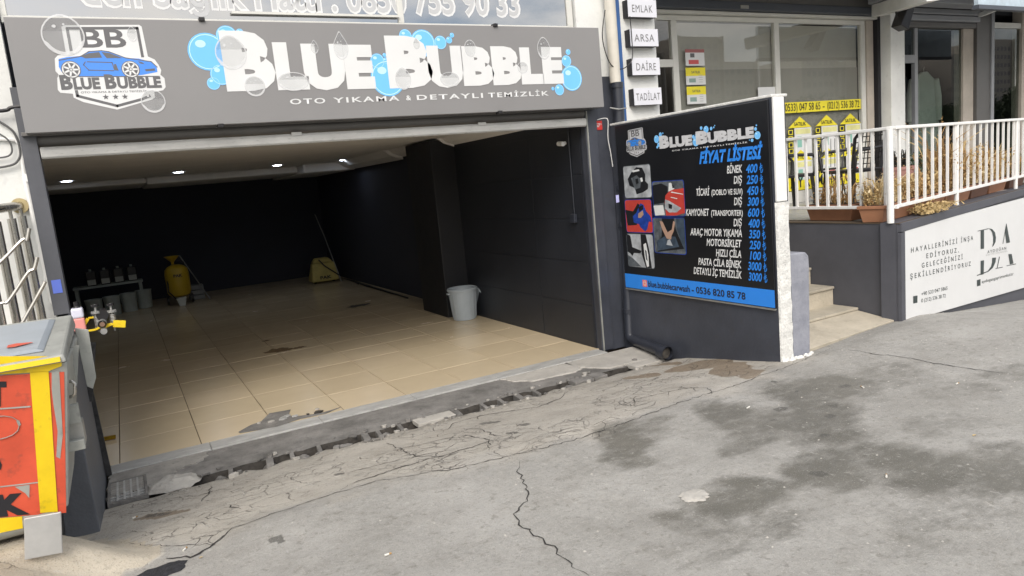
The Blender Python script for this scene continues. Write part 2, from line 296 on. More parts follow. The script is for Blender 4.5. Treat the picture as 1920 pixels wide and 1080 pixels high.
def street_mat():
    m = bpy.data.materials.new('street_concrete'); m.use_nodes = True; n = m.node_tree; b = n.nodes['Principled BSDF']; k = n.links.new
    N = n.nodes.new
    t = N('ShaderNodeTexCoord').outputs['Object']
    def noi(sc, det=8, r=.6, st=None):
        x = N('ShaderNodeTexNoise'); x.inputs['Scale'].default_value = sc; x.inputs['Detail'].default_value = det; x.inputs['Roughness'].default_value = r
        if st:
            q = N('ShaderNodeMapping'); q.inputs['Scale'].default_value = st; k(t, q.inputs['Vector']); k(q.outputs[0], x.inputs['Vector'])
        else: k(t, x.inputs['Vector'])
        return x.outputs['Fac']
    def ramp(f, p0, p1, c0=(0,0,0), c1=(1,1,1)):
        x = N('ShaderNodeValToRGB'); x.color_ramp.elements[0].position = p0; x.color_ramp.elements[1].position = p1
        x.color_ramp.elements[0].color = (*c0, 1); x.color_ramp.elements[1].color = (*c1, 1); k(f, x.inputs['Fac']); return x.outputs['Color']
    def mixc(f, a, c, mode='MIX'):
        x = N('ShaderNodeMix'); x.data_type = 'RGBA'; x.blend_type = mode
        if isinstance(f, (int, float)): x.inputs[0].default_value = f
        else: k(f, x.inputs[0])
        for i, s in ((6, a), (7, c)):
            if isinstance(s, tuple): x.inputs[i].default_value = (*s, 1)
            else: k(s, x.inputs[i])
        return x.outputs[2]
    def math_(op, a, c=None, cl=False):
        x = N('ShaderNodeMath'); x.operation = op; x.use_clamp = cl
        for i, s in enumerate((a, c)):
            if s is None: continue
            if isinstance(s, (int, float)): x.inputs[i].default_value = s
            else: k(s, x.inputs[i])
        return x.outputs[0]
    def attr(nm): x = N('ShaderNodeAttribute'); x.attribute_name = nm; return x.outputs['Fac']
    W_, T_, S_, Z_ = attr('wet'), attr('tan'), attr('spot'), attr('zone')
    base = ramp(noi(1.6), .3, .72, (.25, .243, .222), (.375, .366, .342))
    base = mixc(math_('MULTIPLY', ramp(noi(34, 8, .75), .40, .62), .30), base, (.44, .425, .39))
    base = mixc(math_('MULTIPLY', ramp(noi(5.5, 10, .78), .50, .66), .38), base, (.17, .16, .135))
    base = mixc(math_('MULTIPLY', ramp(noi(3.1, 9, .75, (2.6, 1, 1)), .54, .70), .30), base, (.42, .40, .36))
    apr = ramp(noi(2.6, 9, .7), .3, .7, (.34, .315, .27), (.485, .455, .40))
    isap = math_('MULTIPLY', ramp(Z_, .0, 1.), math_('SUBTRACT', 1., ramp(math_('MULTIPLY', Z_, .5), .7, .8)))
    base = mixc(isap, base, apr)
    mnd = ramp(noi(3.5), .3, .7, (.42, .37, .29), (.54, .49, .40))
    base = mixc(ramp(math_('MULTIPLY', Z_, .5), .7, .8), base, mnd)
    # drier / damper cloudiness streaked along the street
    cloud = ramp(noi(1.1, 10, .72, (1, 2.0, 1)), .50, .68)
    base = mixc(math_('MULTIPLY', cloud, .36), base, (.17, .16, .14))
    wf = math_('ADD', W_, math_('MULTIPLY', math_('SUBTRACT', noi(5, 13, .82, (1, 1.9, 1)), .5), 2.9))
    wetm = math_('MULTIPLY', ramp(wf, .14, .98), .86)
    base = mixc(wetm, base, mixc(ramp(noi(2.2), .3, .7), (.075, .071, .056), (.125, .118, .096)))
    tf = math_('ADD', T_, math_('MULTIPLY', math_('SUBTRACT', noi(10, 7, .75), .5), .9))
    base = mixc(math_('MULTIPLY', ramp(tf, .42, .6), .75), base, (.17, .115, .06))
    sf = math_('ADD', S_, math_('MULTIPLY', math_('SUBTRACT', noi(25, 6, .7), .5), .6))
    base = mixc(math_('MULTIPLY', ramp(sf, .4, .62), .72), base, (.055, .052, .045))
    # craze cracks on the old apron and lighter ones elsewhere
    dn = N('ShaderNodeTexNoise'); dn.inputs['Scale'].default_value = 5; dn.inputs['Detail'].default_value = 5; k(t, dn.inputs['Vector'])
    vm = N('ShaderNodeVectorMath'); vm.operation = 'MULTIPLY_ADD'; k(dn.outputs['Color'], vm.inputs[0]); vm.inputs[1].default_value = (.22, .22, 0); k(t, vm.inputs[2])
    sq = N('ShaderNodeMapping'); sq.inputs['Scale'].default_value = (1, 1.6, 1); k(vm.outputs[0], sq.inputs['Vector'])
    def vor(sc, wd):
        v = N('ShaderNodeTexVoronoi'); v.feature = 'DISTANCE_TO_EDGE'; v.inputs['Scale'].default_value = sc; k(sq.outputs[0], v.inputs['Vector'])
        return ramp(v.outputs['Distance'], 0, wd, (1,1,1), (0,0,0))
    cm = math_('MULTIPLY', isap, ramp(noi(1.25, 4, .6), .42, .52))
    ck = math_('MULTIPLY', cm, vor(4.6, .020))
    cm2 = math_('MULTIPLY', cm, ramp(noi(1.9, 3, .5, (1.3, 1, 1)), .46, .55)); ck2 = math_('MULTIPLY', cm2, vor(10, .034))
    ckm = math_('MULTIPLY', ramp(math_('MULTIPLY', Z_, .5), .7, .8), math_('MULTIPLY', ramp(noi(2.1, 3), .5, .6), vor(3.5, .02)))
    cks = math_('MAXIMUM', math_('MAXIMUM', ck, ck2), ckm)
    cks = math_('MULTIPLY', cks, ramp(noi(4.5, 5, .6), .36, .60))
    base = mixc(math_('MULTIPLY', cks, .80), base, (.05, .045, .04))
    # grit, scuffs and specks
    sp1 = ramp(noi(22, 5, .62), .60, .66); base = mixc(math_('MULTIPLY', sp1, .34), base, (.13, .12, .10))
    sp2 = ramp(noi(27, 6, .65, (1, .5, 1)), .61, .68); base = mixc(math_('MULTIPLY', sp2, .40), base, (.47, .455, .42))
    sp3 = ramp(noi(60, 4, .6), .58, .66); base = mixc(math_('MULTIPLY', sp3, .30), base, (.14, .13, .11))
    lf = ramp(noi(.55, 5, .6), .42, .62); base = mixc(math_('MULTIPLY', lf, .22), base, (.19, .182, .165))
    g = ramp(noi(150, 3, .6), .58, .68); base = mixc(math_('MULTIPLY', g, .42), base, (.12, .11, .095))
    gw = ramp(noi(190, 2, .5), .62, .70); base = mixc(math_('MULTIPLY', gw, .5), base, (.52, .50, .46))
    g2 = ramp(noi(9, 9, .8), .62, .70); base = mixc(math_('MULTIPLY', g2, .6), base, (.11, .10, .09))
    k(base, b.inputs['Base Color'])
    k(math_('SUBTRACT', .86, math_('MULTIPLY', wetm, .28)), b.inputs['Roughness'])
    h = math_('ADD', math_('MULTIPLY', noi(70, 6, .7), .5), math_('MULTIPLY', cks, -1.4)); h = math_('ADD', h, math_('MULTIPLY', noi(12, 5), .5))
    bp = N('ShaderNodeBump'); bp.inputs['Strength'].default_value = .9; bp.inputs['Distance'].default_value = .012; k(h, bp.inputs['Height']); k(bp.outputs[0], b.inputs['Normal'])
    return m
me.materials.append(street_mat())
def ribbon(pts, width, name='crack', jit=.02, m=CREV, lift=.003, seg=.03, taper=True):
    rnd = random.Random(len(pts) * 31 + int(width*1e5)); P = []
    for a, b in zip(pts, pts[1:]):
        n = max(1, int(math.hypot(b[0]-a[0], b[1]-a[1]) / seg))
        for i in range(n):
            t = i / n; P.append((a[0]+(b[0]-a[0])*t + (rnd.uniform(-jit, jit) if P else 0), a[1]+(b[1]-a[1])*t + (rnd.uniform(-jit, jit) if P else 0)))
    P.append(pts[-1]); vs = []; n = len(P)
    for i, (x, y) in enumerate(P):
        a = P[max(i-1,0)]; b = P[min(i+1,n-1)]; dx, dy = b[0]-a[0], b[1]-a[1]; l = math.hypot(dx, dy) or 1
        wd = width * rnd.uniform(.35, 1.5) * (min(1, .25 + 4 * min(i, n-1-i) / n) if taper else 1) / 2
        for s_ in (-1, 1):
            X_, Y_ = x - dy/l*wd*s_, y + dx/l*wd*s_; vs.append((X_, Y_, zg(X_, Y_) + lift))
    return MB().add(vs, [(2*i, 2*i+2, 2*i+3, 2*i+1) for i in range(n-1)]).build(name, m, street)
for pts, wd in (([(1.8311,3.5178),(1.7375,3.3717),(1.6801,3.1949),(1.6107,3.0477),(1.4774,2.9343),(1.4383,2.8285),(1.4431,2.6645),(1.4504,2.5399),(1.4277,2.4196),(1.4384,2.2586)], .007),
                ([(4.9982,3.675),(5.0007,3.4431),(5.0394,3.2079),(5.0134,2.9514),(5.0229,2.6991),(5.0636,2.4504)], .008),
                ([(-0.3345,4.2365),(-0.0248,3.7877),(0.1579,3.6416),(0.2741,3.7631),(0.4393,3.7958),(0.7397,3.8664),(1.0498,3.8703),(1.4367,3.6771),(1.881,3.6109),(2.2995,3.5705),(2.7881,3.6002),(3.2385,3.6347),(3.7011,3.6379),(4.0875,3.6885),(4.3902,3.696),(5.0125,3.8353)], .0055),
                ([(-0.0503,3.6482),(0.0568,3.5755),(0.1445,3.617),(0.2164,3.7032)], .012),
                ([(0.8627,3.8976),(0.9316,3.9739),(1.0815,3.9869),(1.2907,4.0049),(1.4682,4.0074),(1.7249,4.003),(1.9686,4.0229)], .009),
                ([(1.8636,4.6734),(1.9911,4.8601),(2.2287,4.8789),(2.4454,4.7522),(2.6111,4.6232),(2.8586,4.7014),(3.0048,4.8463)], .008),
                ([(1.2467,4.5011),(1.4691,4.4869),(1.7205,4.4261),(1.8802,4.3314),(1.8934,4.0352),(1.7819,3.834)], .007),
                ([(0.2673,4.9792),(0.2332,4.7502),(0.1769,4.562)], .006), ([(0.3019,4.2756),(0.3179,4.1784),(0.3492,4.0956)], .007),
                ([(2.9124,3.814),(3.0878,4.0452),(3.1903,3.9759),(3.4859,3.9046),(3.5314,3.7326),(3.4363,3.6095)], .006),
                ([(0.959,4.2514),(1.1595,4.2339),(1.3244,4.1976),(1.4926,4.1606),(1.6722,4.057)], .008),
                ([(1.4404,4.8556),(1.433,4.3975),(1.4216,4.1733),(1.548,3.9518)], .006),
                ([(1.9278,4.6156),(2.0111,4.3908),(1.9735,4.155),(2.032,3.9998)], .006)):
    ribbon(pts, wd, jit=.012)
# dark asphalt patch at the foot of the mound, and a broken rubble patch in the street
def patch(cx, cy, rx, ry, m, name, h=.01, seed=1, ang=0.):
    r = random.Random(seed); n = 26; vs = [(cx, cy, zg(cx, cy) + h)]
    rr = [1 + r.uniform(-.16, .16) for _ in range(n)]
    for q, hh in ((.55, h*1.1), (.85, h*.8), (1., .002)):
        for i in range(n):
            t = 2*math.pi*i/n; a = rx*q*rr[i]*math.cos(t); b = ry*q*rr[i]*math.sin(t); x = cx + a*math.cos(ang) - b*math.sin(ang); y = cy + a*math.sin(ang) + b*math.cos(ang)
            vs.append((x, y, zg(x, y) + hh + r.uniform(-.15, .15)*h))
    fs = [(0, 1+i, 1+(i+1)%n) for i in range(n)]
    for q in range(2):
        for i in range(n): fs.append((1+q*n+i, 1+(q+1)*n+i, 1+(q+1)*n+(i+1)%n, 1+q*n+(i+1)%n))
    return MB().add(vs, fs).build(name, m, street)
patch(*(-0.1025,3.5105), .15, .07, ASPH, 'asphalt_patch', .012, 3, .2)
patch(*(2.2476,2.516), .075, .065, CONCL, 'broken_patch', .012, 5)
# gutter lip, ribs and cover plates
lip = MB(); X_ = -.34; r = random.Random(4); vs = []; n = 90
for i in range(n + 1):
    x = -.34 + 4.79 * i / n; j = .016 * noise.noise(Vector((x*6, 0, 0)))
    zt = -.008 + .008*noise.noise(Vector((x*9, 2, 0))); y0 = 5.262 + .018*noise.noise(Vector((x*8, 7, 0))) + (.02 if x < 2.9 else 0)
    vs += [(x, y0, -.14), (x, y0 + .006, zt), (x, 5.5, -.004 + .006*noise.noise(Vector((x*7, 5, 0)))), (x, 5.775, .0), (x, 5.775, -.1)]
lip.add(vs, [(5*i+j, 5*i+5+j, 5*i+6+j, 5*i+1+j) for i in range(n) for j in range(4)])
lip.mi = [1 if k % 4 == 0 else 0 for k in range(4*n)]  # step face towards the channel coloured dark to stand for gutter shade
step = struct(lip.build('entrance_step', [CONC, DARKHOLE]))
gut = struct(mbox(-.34, 4.44, 5.147, 5.262, -.16, -.118).build('gutter', DARKHOLE))
for i, x in enumerate([0.4074,0.6757,0.8346,1.0346,1.3923,1.4967,1.6769,2.1659,2.4124,2.5791,2.7518,2.9234]):
    b = MB(); w_ = .016 + .010 * (i % 3 == 1); b.hexa([(x-w_, 5.13, -.06), (x+w_, 5.13, -.06), (x+w_+.02, 5.29, -.06), (x-w_+.02, 5.29, -.06)], [(x-w_, 5.13, .000), (x+w_, 5.13, .001), (x+w_+.02, 5.29, -.002), (x-w_+.02, 5.29, -.004)])
    b.build('gutter_rib', CONC, gut, bev=.004)
for x0, x1, m_ in ((1.8123, 2.1394, CONCL), (3.3063, 3.5086, CONC), (3.98, 4.38, CONCL), (3.52, 3.66, CONC)):
    mbox(x0, x1, 5.15, 5.285, -.03, .006).build('gutter_cover_plate', m_, gut, bev=.004)
for i in range(130):
    x = random.uniform(.1, 4.2); s_ = random.uniform(.008, .03) * (1.3 if random.random() < .15 else 1); y = random.choice([5.10, 5.25, 5.31]) + random.uniform(-.03, .04); z = zg(x, y) if y < 5.14 else (-.12 if y < 5.255 else -.002)
    pp = [(x + s_*math.cos(t)*random.uniform(.5, 1.2), y + s_*.8*math.sin(t)*random.uniform(.5, 1.2), z) for t in (0, 1.2, 2.4, 3.6, 4.9)]
    MB().prism(pp, (random.uniform(-.004, .004), 0, s_*random.uniform(.4, .9))).build('rubble', random.choice([CONCL, CONC, CONC]), gut)
for x0, x1 in ((.28, .42), (.62, .76), (.86, 1.0), (1.12, 1.34), (1.47, 1.66), (2.02, 2.12), (2.36, 2.62), (2.74, 2.96), (3.2, 3.42)):
    fb = MB(); n_ = 8
    vs_ = []
    for i in range(n_+1):
        x = x0 + (x1-x0)*i/n_; e_ = math.sin(math.pi*i/n_)
        for y, q in ((5.13, .35), (5.18, .9), (5.22, 1.), (5.275, .8)): vs_.append((x, y, -.125 + .105*q*e_**.5 + .012*noise.noise(Vector((x*30, y*30, 0)))))
    fb.add(vs_, [(4*i+j, 4*i+4+j, 4*i+5+j, 4*i+1+j) for i in range(n_) for j in range(3)]); fb.build('silt_fill', CONC, gut)
def jag(pts, a=.012, st=.03):
    o = []
    for p, q in zip(pts, pts[1:] + pts[:1]):
        n_ = max(1, int(math.hypot(q[0]-p[0], q[1]-p[1])/st))
        for i in range(n_):
            x, y = p[0]+(q[0]-p[0])*i/n_, p[1]+(q[1]-p[1])*i/n_; k_ = a * sst(5.77, 5.70, y)
            o.append((x + k_*noise.noise(Vector((x*25, y*25, 1)))*2, y + k_*noise.noise(Vector((x*25, y*25, 7)))*2))
    return o
# smoother pale slabs at the right end of the step
for x0, x1, y0, y1 in ((2.93, 3.62, 5.47, 5.772), (3.63, 4.44, 5.30, 5.772)):
    pts = [(x0-.05, y1), (x0, (y0+y1)/2), (x0+.16, y0 + .02), (x1-.12, y0 - .02), (x1, y0+.02), (x1, y1)]
    MB().prism([(a, b, -.02) for a, b in jag(pts)], (0, 0, .028)).build('step_slab', CONCL, step, bev=.005)
for x0, x1 in ((-.34, .28),):
    MB().prism([(a, b, -.02) for a, b in jag([(x0, 5.772), (x0, 5.3), (-.02, 5.33), (.1, 5.52), (x1, 5.60), (x1+.05, 5.772)], .02)], (0, 0, .026)).build('step_slab', CONCM, step, bev=.005)
# mortar lump beside the grate
ml_ = MB().lathe([(.001, .034), (.03, .036), (.05, .033), (.07, .031), (.10, .025), (.12, .020), (.15, .008), (.17, -.02)], 18, (.06, 5.28, 0), .8)
ml_.v = [(x + .03*noise.noise(Vector((x*14, y*14, 1))), y + .03*noise.noise(Vector((x*14, y*14, 5))), z + .014*noise.noise(Vector((x*22, y*22, 9)))) for x, y, z in ml_.v]
ml_.build('mortar_lump', CONCL, step)
patch2 = MB()
# drain grate
gx, gy = -.345, 5.16
gr = thing('drain_grate', 'square cast drain grate beside the foot of the dark left wall', 'grate', (gx+.11, gy+.2, 0))
g = MB()
g.box(gx, gx+.24, gy, gy+.02, -.02, .012); g.box(gx, gx+.24, gy+.40, gy+.42, -.02, .012); g.box(gx, gx+.018, gy+.02, gy+.40, -.02, .012); g.box(gx+.222, gx+.24, gy+.02, gy+.40, -.02, .012)
g.build('frame', CONC, gr, bev=.002)
for i in range(4): mbox(gx+.018+.041*(i+1)-.006, gx+.018+.041*(i+1)+.006, gy+.02, gy+.40, -.012, .008).build('bar', MARBLE, gr)
for i in range(7): mbox(gx+.018, gx+.222, gy+.02+.0475*(i+1)-.006, gy+.02+.0475*(i+1)+.006, -.014, .006).build('bar', MARBLE, gr)
mbox(gx+.01, gx+.23, gy+.01, gy+.41, -.06, -.018).build('pit', CREV, gr)
# marble sill in slabs
sill = struct(mbox(-.34, 4.15, 5.79, 5.99, -.08, -.004).build('door_sill', CONC))
x = -.33
for i in range(6):
    x1 = [.36, 1.22, 2.05, 2.88, 3.70, 4.13][i]; yo = [.045,.02,0,-.02,-.03,-.035][i]
    mbox(x, x1-.004, 5.78, 5.965, -.01, .012).build('sill_slab', MARBLE, sill, bev=.003); x = x1

# ================================================================== GARAGE
floor = struct(mbox(-2.2, 4.6, 5.99, 16.9, -.1, -.004).build('garage_floor', GROUT))
protos = [mbox(.003, .570, .003, .570, -.004, .008).build('tile', t_, floor, bev=.0015) for t_ in TILE]
cut = mbox(.003, .14, .003, .570, -.004, .008)
used = 0; rt = random.Random(5)
for i in range(-3, 8):
    for j in range(19):
        y = 5.972 + .573 * j; x = -.27 + .573 * (i)
        if x > 4.1: continue
        p_ = rt.choice(protos)
        o = p_.copy(); COL.objects.link(o); o.parent = floor; o.location = (x, y, rt.uniform(-.0008, .0008)); o.rotation_euler = (rt.uniform(-.0012, .0012), rt.uniform(-.0012, .0012), 0)
for p_ in protos: bpy.data.objects.remove(p_)
# broken corner of the tiles behind the sill
brk = MB(); pts = [(0.5901,6.0456),(0.7039,6.1575),(0.7963,6.1925),(0.8954,6.3754),(1.072,6.3384),(1.0132,6.1654),(1.0879,6.0926),(1.2539,6.0239),(1.4508,6.0619),(1.2981,5.9806),(1.068,6.0022),(0.88,5.9379),(0.597,6.0065)]
MB().prism([(a, b, .0105) for a, b in jag(pts, .01, .02)], (0, 0, .003)).build('broken_mortar', CONC, floor)
for i in range(9):
    cx = .98 + rt.uniform(-.22, .3); cy = 6.06 + rt.uniform(-.01, .10); s_ = rt.uniform(.015, .05)
    pp = [(cx + s_*math.cos(t)*rt.uniform(.5, 1.2), cy + s_*.8*math.sin(t)*rt.uniform(.5, 1.2), .012) for t in (0, 1.2, 2.4, 3.6, 4.9)]
    MB().prism(pp, (0, 0, .012)).build('tile_shard', rt.choice([CONCL, MARBLE, DARKHOLE]), floor)
MUD = mat('dried_mud', (.20, .125, .05), .7, var=.2, scale=30, alpha=.75); MUDD = mat('oily_stain', (.05, .045, .03), .5, alpha=.7)
def stain(pts, m): MB().poly([(a, b, .0098) for a, b in pts]).build('stain', m, floor)
def blot(cx, cy, r_, m, seed, el=.6, n=28):
    r = random.Random(seed); MB().poly([(cx + r_*math.cos(2*math.pi*i/n)*(1+r.uniform(-.45,.3)), cy + r_*el*math.sin(2*math.pi*i/n)*(1+r.uniform(-.45,.3)), .0098) for i in range(n)]).build('stain', m, floor)
blot(*(1.4861,9.0398), .16, MUD, 3, .9); blot(*(1.7187,8.9647), .10, MUD, 8, .5); blot(*(3.2308,11.4111), .20, MUDD, 5, .7); blot(*(1.4828,9.8158), .06, MUD, 6)
bld = thing('car_wash_building', 'white rendered building with open black garage under grey sign', 'building', (2, 6.2, 0))
P = lambda mb, n, m, **k: mb.build(n, m, bld, **k)
# garage shell
P(mbox(4.15, 4.44, 6.0, 9.03, -.05, 2.44), 'garage_side_wall', BLACKW)
for i, (y0, y1) in enumerate(((6.02, 7.02), (7.03, 8.98))):     # shallow lining panels
    for j in range(5): P(mbox(4.146, 4.149, y0, y1, .02 + .45*j, .455 + .45*j), 'wall_panel', BLACKW, bev=.003)
P(mbox(3.80, 4.44, 9.03, 9.95, -.05, 2.44), 'pillar', mat('pillar_black', (.013, .014, .018), .6), bev=.01)
P(mbox(4.20, 4.44, 9.95, 16.9, -.05, 2.44), 'garage_side_wall', BLACKB)
P(mbox(-2.3, 4.44, 16.9, 17.1, -.05, 2.8), 'garage_back_wall', BLACKB)
P(mbox(-2.3, -2.15, 6.1, 16.9, -.05, 2.8), 'garage_side_wall', BLACKB)
P(mbox(-2.3, -.41, 6.0, 6.1, -.05, 2.8), 'garage_front_wall', BLACKB)
P(mbox(-2.3, 4.44, 6.0, 17.1, 2.46, 2.7), 'ceiling', CEIL)
co_ = MB()
for x0, x1, d in ((-2.15, .55, .10), (.55, 3.2, .13), (3.2, 4.2, .17)): co_.box(x0, x1, 16.9-2.6*(1 if d<.15 else 1.2), 16.9, 2.46-d, 2.459)
P(co_, 'cornice', CEIL, bev=.03)
co_ = MB()
for y0, y1, d in ((6.5, 9.0, .10), (9.0, 11.0, .12), (11.0, 14.2, .16)): co_.prism([(4.148, y0, 2.458), (4.148-d*2.0, y0, 2.458), (4.148-d*1.2, y0, 2.458-d*.6), (4.148, y0, 2.458-d)], (0, y1-y0, 0))
P(co_, 'cornice', CEIL)
for lab_, (px_, py_) in zip(('leftmost round recessed spotlight in the garage ceiling', 'second round recessed spotlight from the left in the garage ceiling', 'third round recessed spotlight from the left in the garage ceiling', 'rightmost round recessed spotlight in the ceiling by the side wall'), [(-0.6162,13.6118),(1.0191,13.3117),(2.6596,13.4232),(3.8345,13.2458)]):
    e = thing('ceiling_downlight', lab_, 'downlight', (px_, py_, 2.455), 'downlights in a row in the garage ceiling')
    MB().lathe([(.075, .0), (.10, -.004), (.10, .002)], 20, (px_, py_, 2.455)).build('rim', GALV, e)
    MB().lathe([(.001, -.003), (.073, -.003), (.073, .0)], 20, (px_, py_, 2.455)).build('lens', mat('lamp_lens', (.8, .85, .9), .3, emit=(.8, .87, 1, 22)), e)
# facade: wall right of the window, over the sign, on the left; jambs
P(mbox(-4.5, -.479, 5.92, 6.0, -.3, 8), 'facade_wall', WHITE)
P(mbox(4.16, 4.66, 5.93, 6.0, 2.75, 8), 'facade_wall', WHITE)
P(mbox(-.479, 4.16, 5.93, 6.0, 5.2, 8), 'facade_wall', WHITE)
P(mbox(-.45, 4.16, 5.98, 6.0, 2.44, 3.19), 'facade_wall', WHITE)
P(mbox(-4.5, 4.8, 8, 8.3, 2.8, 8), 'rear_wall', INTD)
P(mbox(4.16, 4.62, 5.915, 6.1, -.02, 2.75), 'jamb', SLATE, bev=.004)
P(mbox(4.145, 4.285, 5.89, 5.9145, .0, 2.44), 'guide_rail', SLATE, bev=.003)
P(mbox(4.155, 4.165, 5.875, 5.8895, .0, 2.42), 'guide_rail', GALVP)
P(mbox(-.488, -.392, 5.85, 5.98, 1.2, 2.75), 'jamb', mat('jamb_dark_grey', (.10, .105, .12), .5, var=.12, scale=3, bump=.1), bev=.003)
P(mbox(-.405, -.392, 5.85, 5.98, -.03, 1.2), 'jamb', SLATE)
# upper window
wf = MB(); wf.box(-.47, 4.14, 5.955, 5.99, 3.19, 3.235); wf.box(4.08, 4.14, 5.955, 5.99, 3.235, 5.2); wf.box(-.47, -.43, 5.955, 5.99, 3.235, 5.2); wf.box(2.35, 2.40, 5.955, 5.99, 3.235, 5.2); wf.box(-.43,2.35,5.955,5.99,4.4,4.45)
win = P(wf, 'window', PFRAME, bev=.003)
mbox(-.43, 4.08, 5.972, 5.977, 3.236, 5.2).build('pane', GL3, win)
mbox(1.0, 2.35, 5.93, 5.954, 3.275, 3.292).build('sill_strip', PFRAME, win)
mbox(-.4, 4.1, 6.02, 6.04, 3.2, 5.2).build('blind', mat('window_interior', (.16, .18, .19), .8), win)
up = Plane((0, 5.9715, 0), (1, 0, 0), (0, 0, 1))
text(up, 'den Sağlık Hattı : 0850 755 90 33', *(0.0061,3.5712), 3.3046, .26, .0005, INKW, win, bold=.055)
text(up, 'den Sağlık Hattı : 0850 755 90 33', *(0.0234,3.5508), 3.3209, .22, .0015, flat('sticker_grey_ink', (.50, .51, .52)), win, bold=.012)
# ---- roller shutter
rs = thing('roller_shutter', 'rolled up grey metal shutter under the long sign', 'shutter', (1.9, 5.85, 2.27))
b = MB(); b.tube([(-.40, 5.93, 2.405), (4.14, 5.93, 2.405)], .052, 20); b.build('roll', SHUTD, rs, smooth=True)
mbox(-.47, 4.14, 5.80, 5.86, 2.425, 2.45).build('housing_edge', SHUTD, rs, bev=.003)
pr = [(5.862, 2.272), (5.852, 2.285), (5.850, 2.33), (5.862, 2.352), (5.885, 2.352), (5.885, 2.272)]
MB().prism([(-.385, a, b_) for a, b_ in pr], (4.52, 0, 0)).build('bottom_bar', SHUT, rs, bev=.003)
for x in (1.3, 2.95): mbox(x, x+.08, 5.845, 5.8495, 2.335, 2.362).build('latch', SHUT, rs)
# ---- big sign
sg = thing('shop_sign', 'long grey car wash fascia sign with blue bubbles over garage opening', 'sign', (1.97, 5.82, 2.45))
(sx0, sz0), (sx1, sz1) = ((-0.4378,2.4344),(4.2484,3.1704))
mbox(sx0, 4.2614, 5.72, 5.90, sz0, sz1).build('panel', SIGNG, sg, bev=.003)
SP = Plane((0, 5.7195, 0), (1, 0, 0), (0, 0, 1))
def line2(pl, T, pts, wd, d, mb):
    for a, b in zip(pts, pts[1:]):
        a = T(a); b = T(b); dx, dy = b[0]-a[0], b[1]-a[1]; l = math.hypot(dx, dy) or 1; ox, oy = -dy/l*wd/2, dx/l*wd/2; ex, ey = dx/l*wd*.3, dy/l*wd*.3
        ppoly(pl, [(a[0]+ox-ex, a[1]+oy-ey), (a[0]-ox-ex, a[1]-oy-ey), (b[0]-ox+ex, b[1]-oy+ey), (b[0]+ox+ex, b[1]+oy+ey)], d, mb)
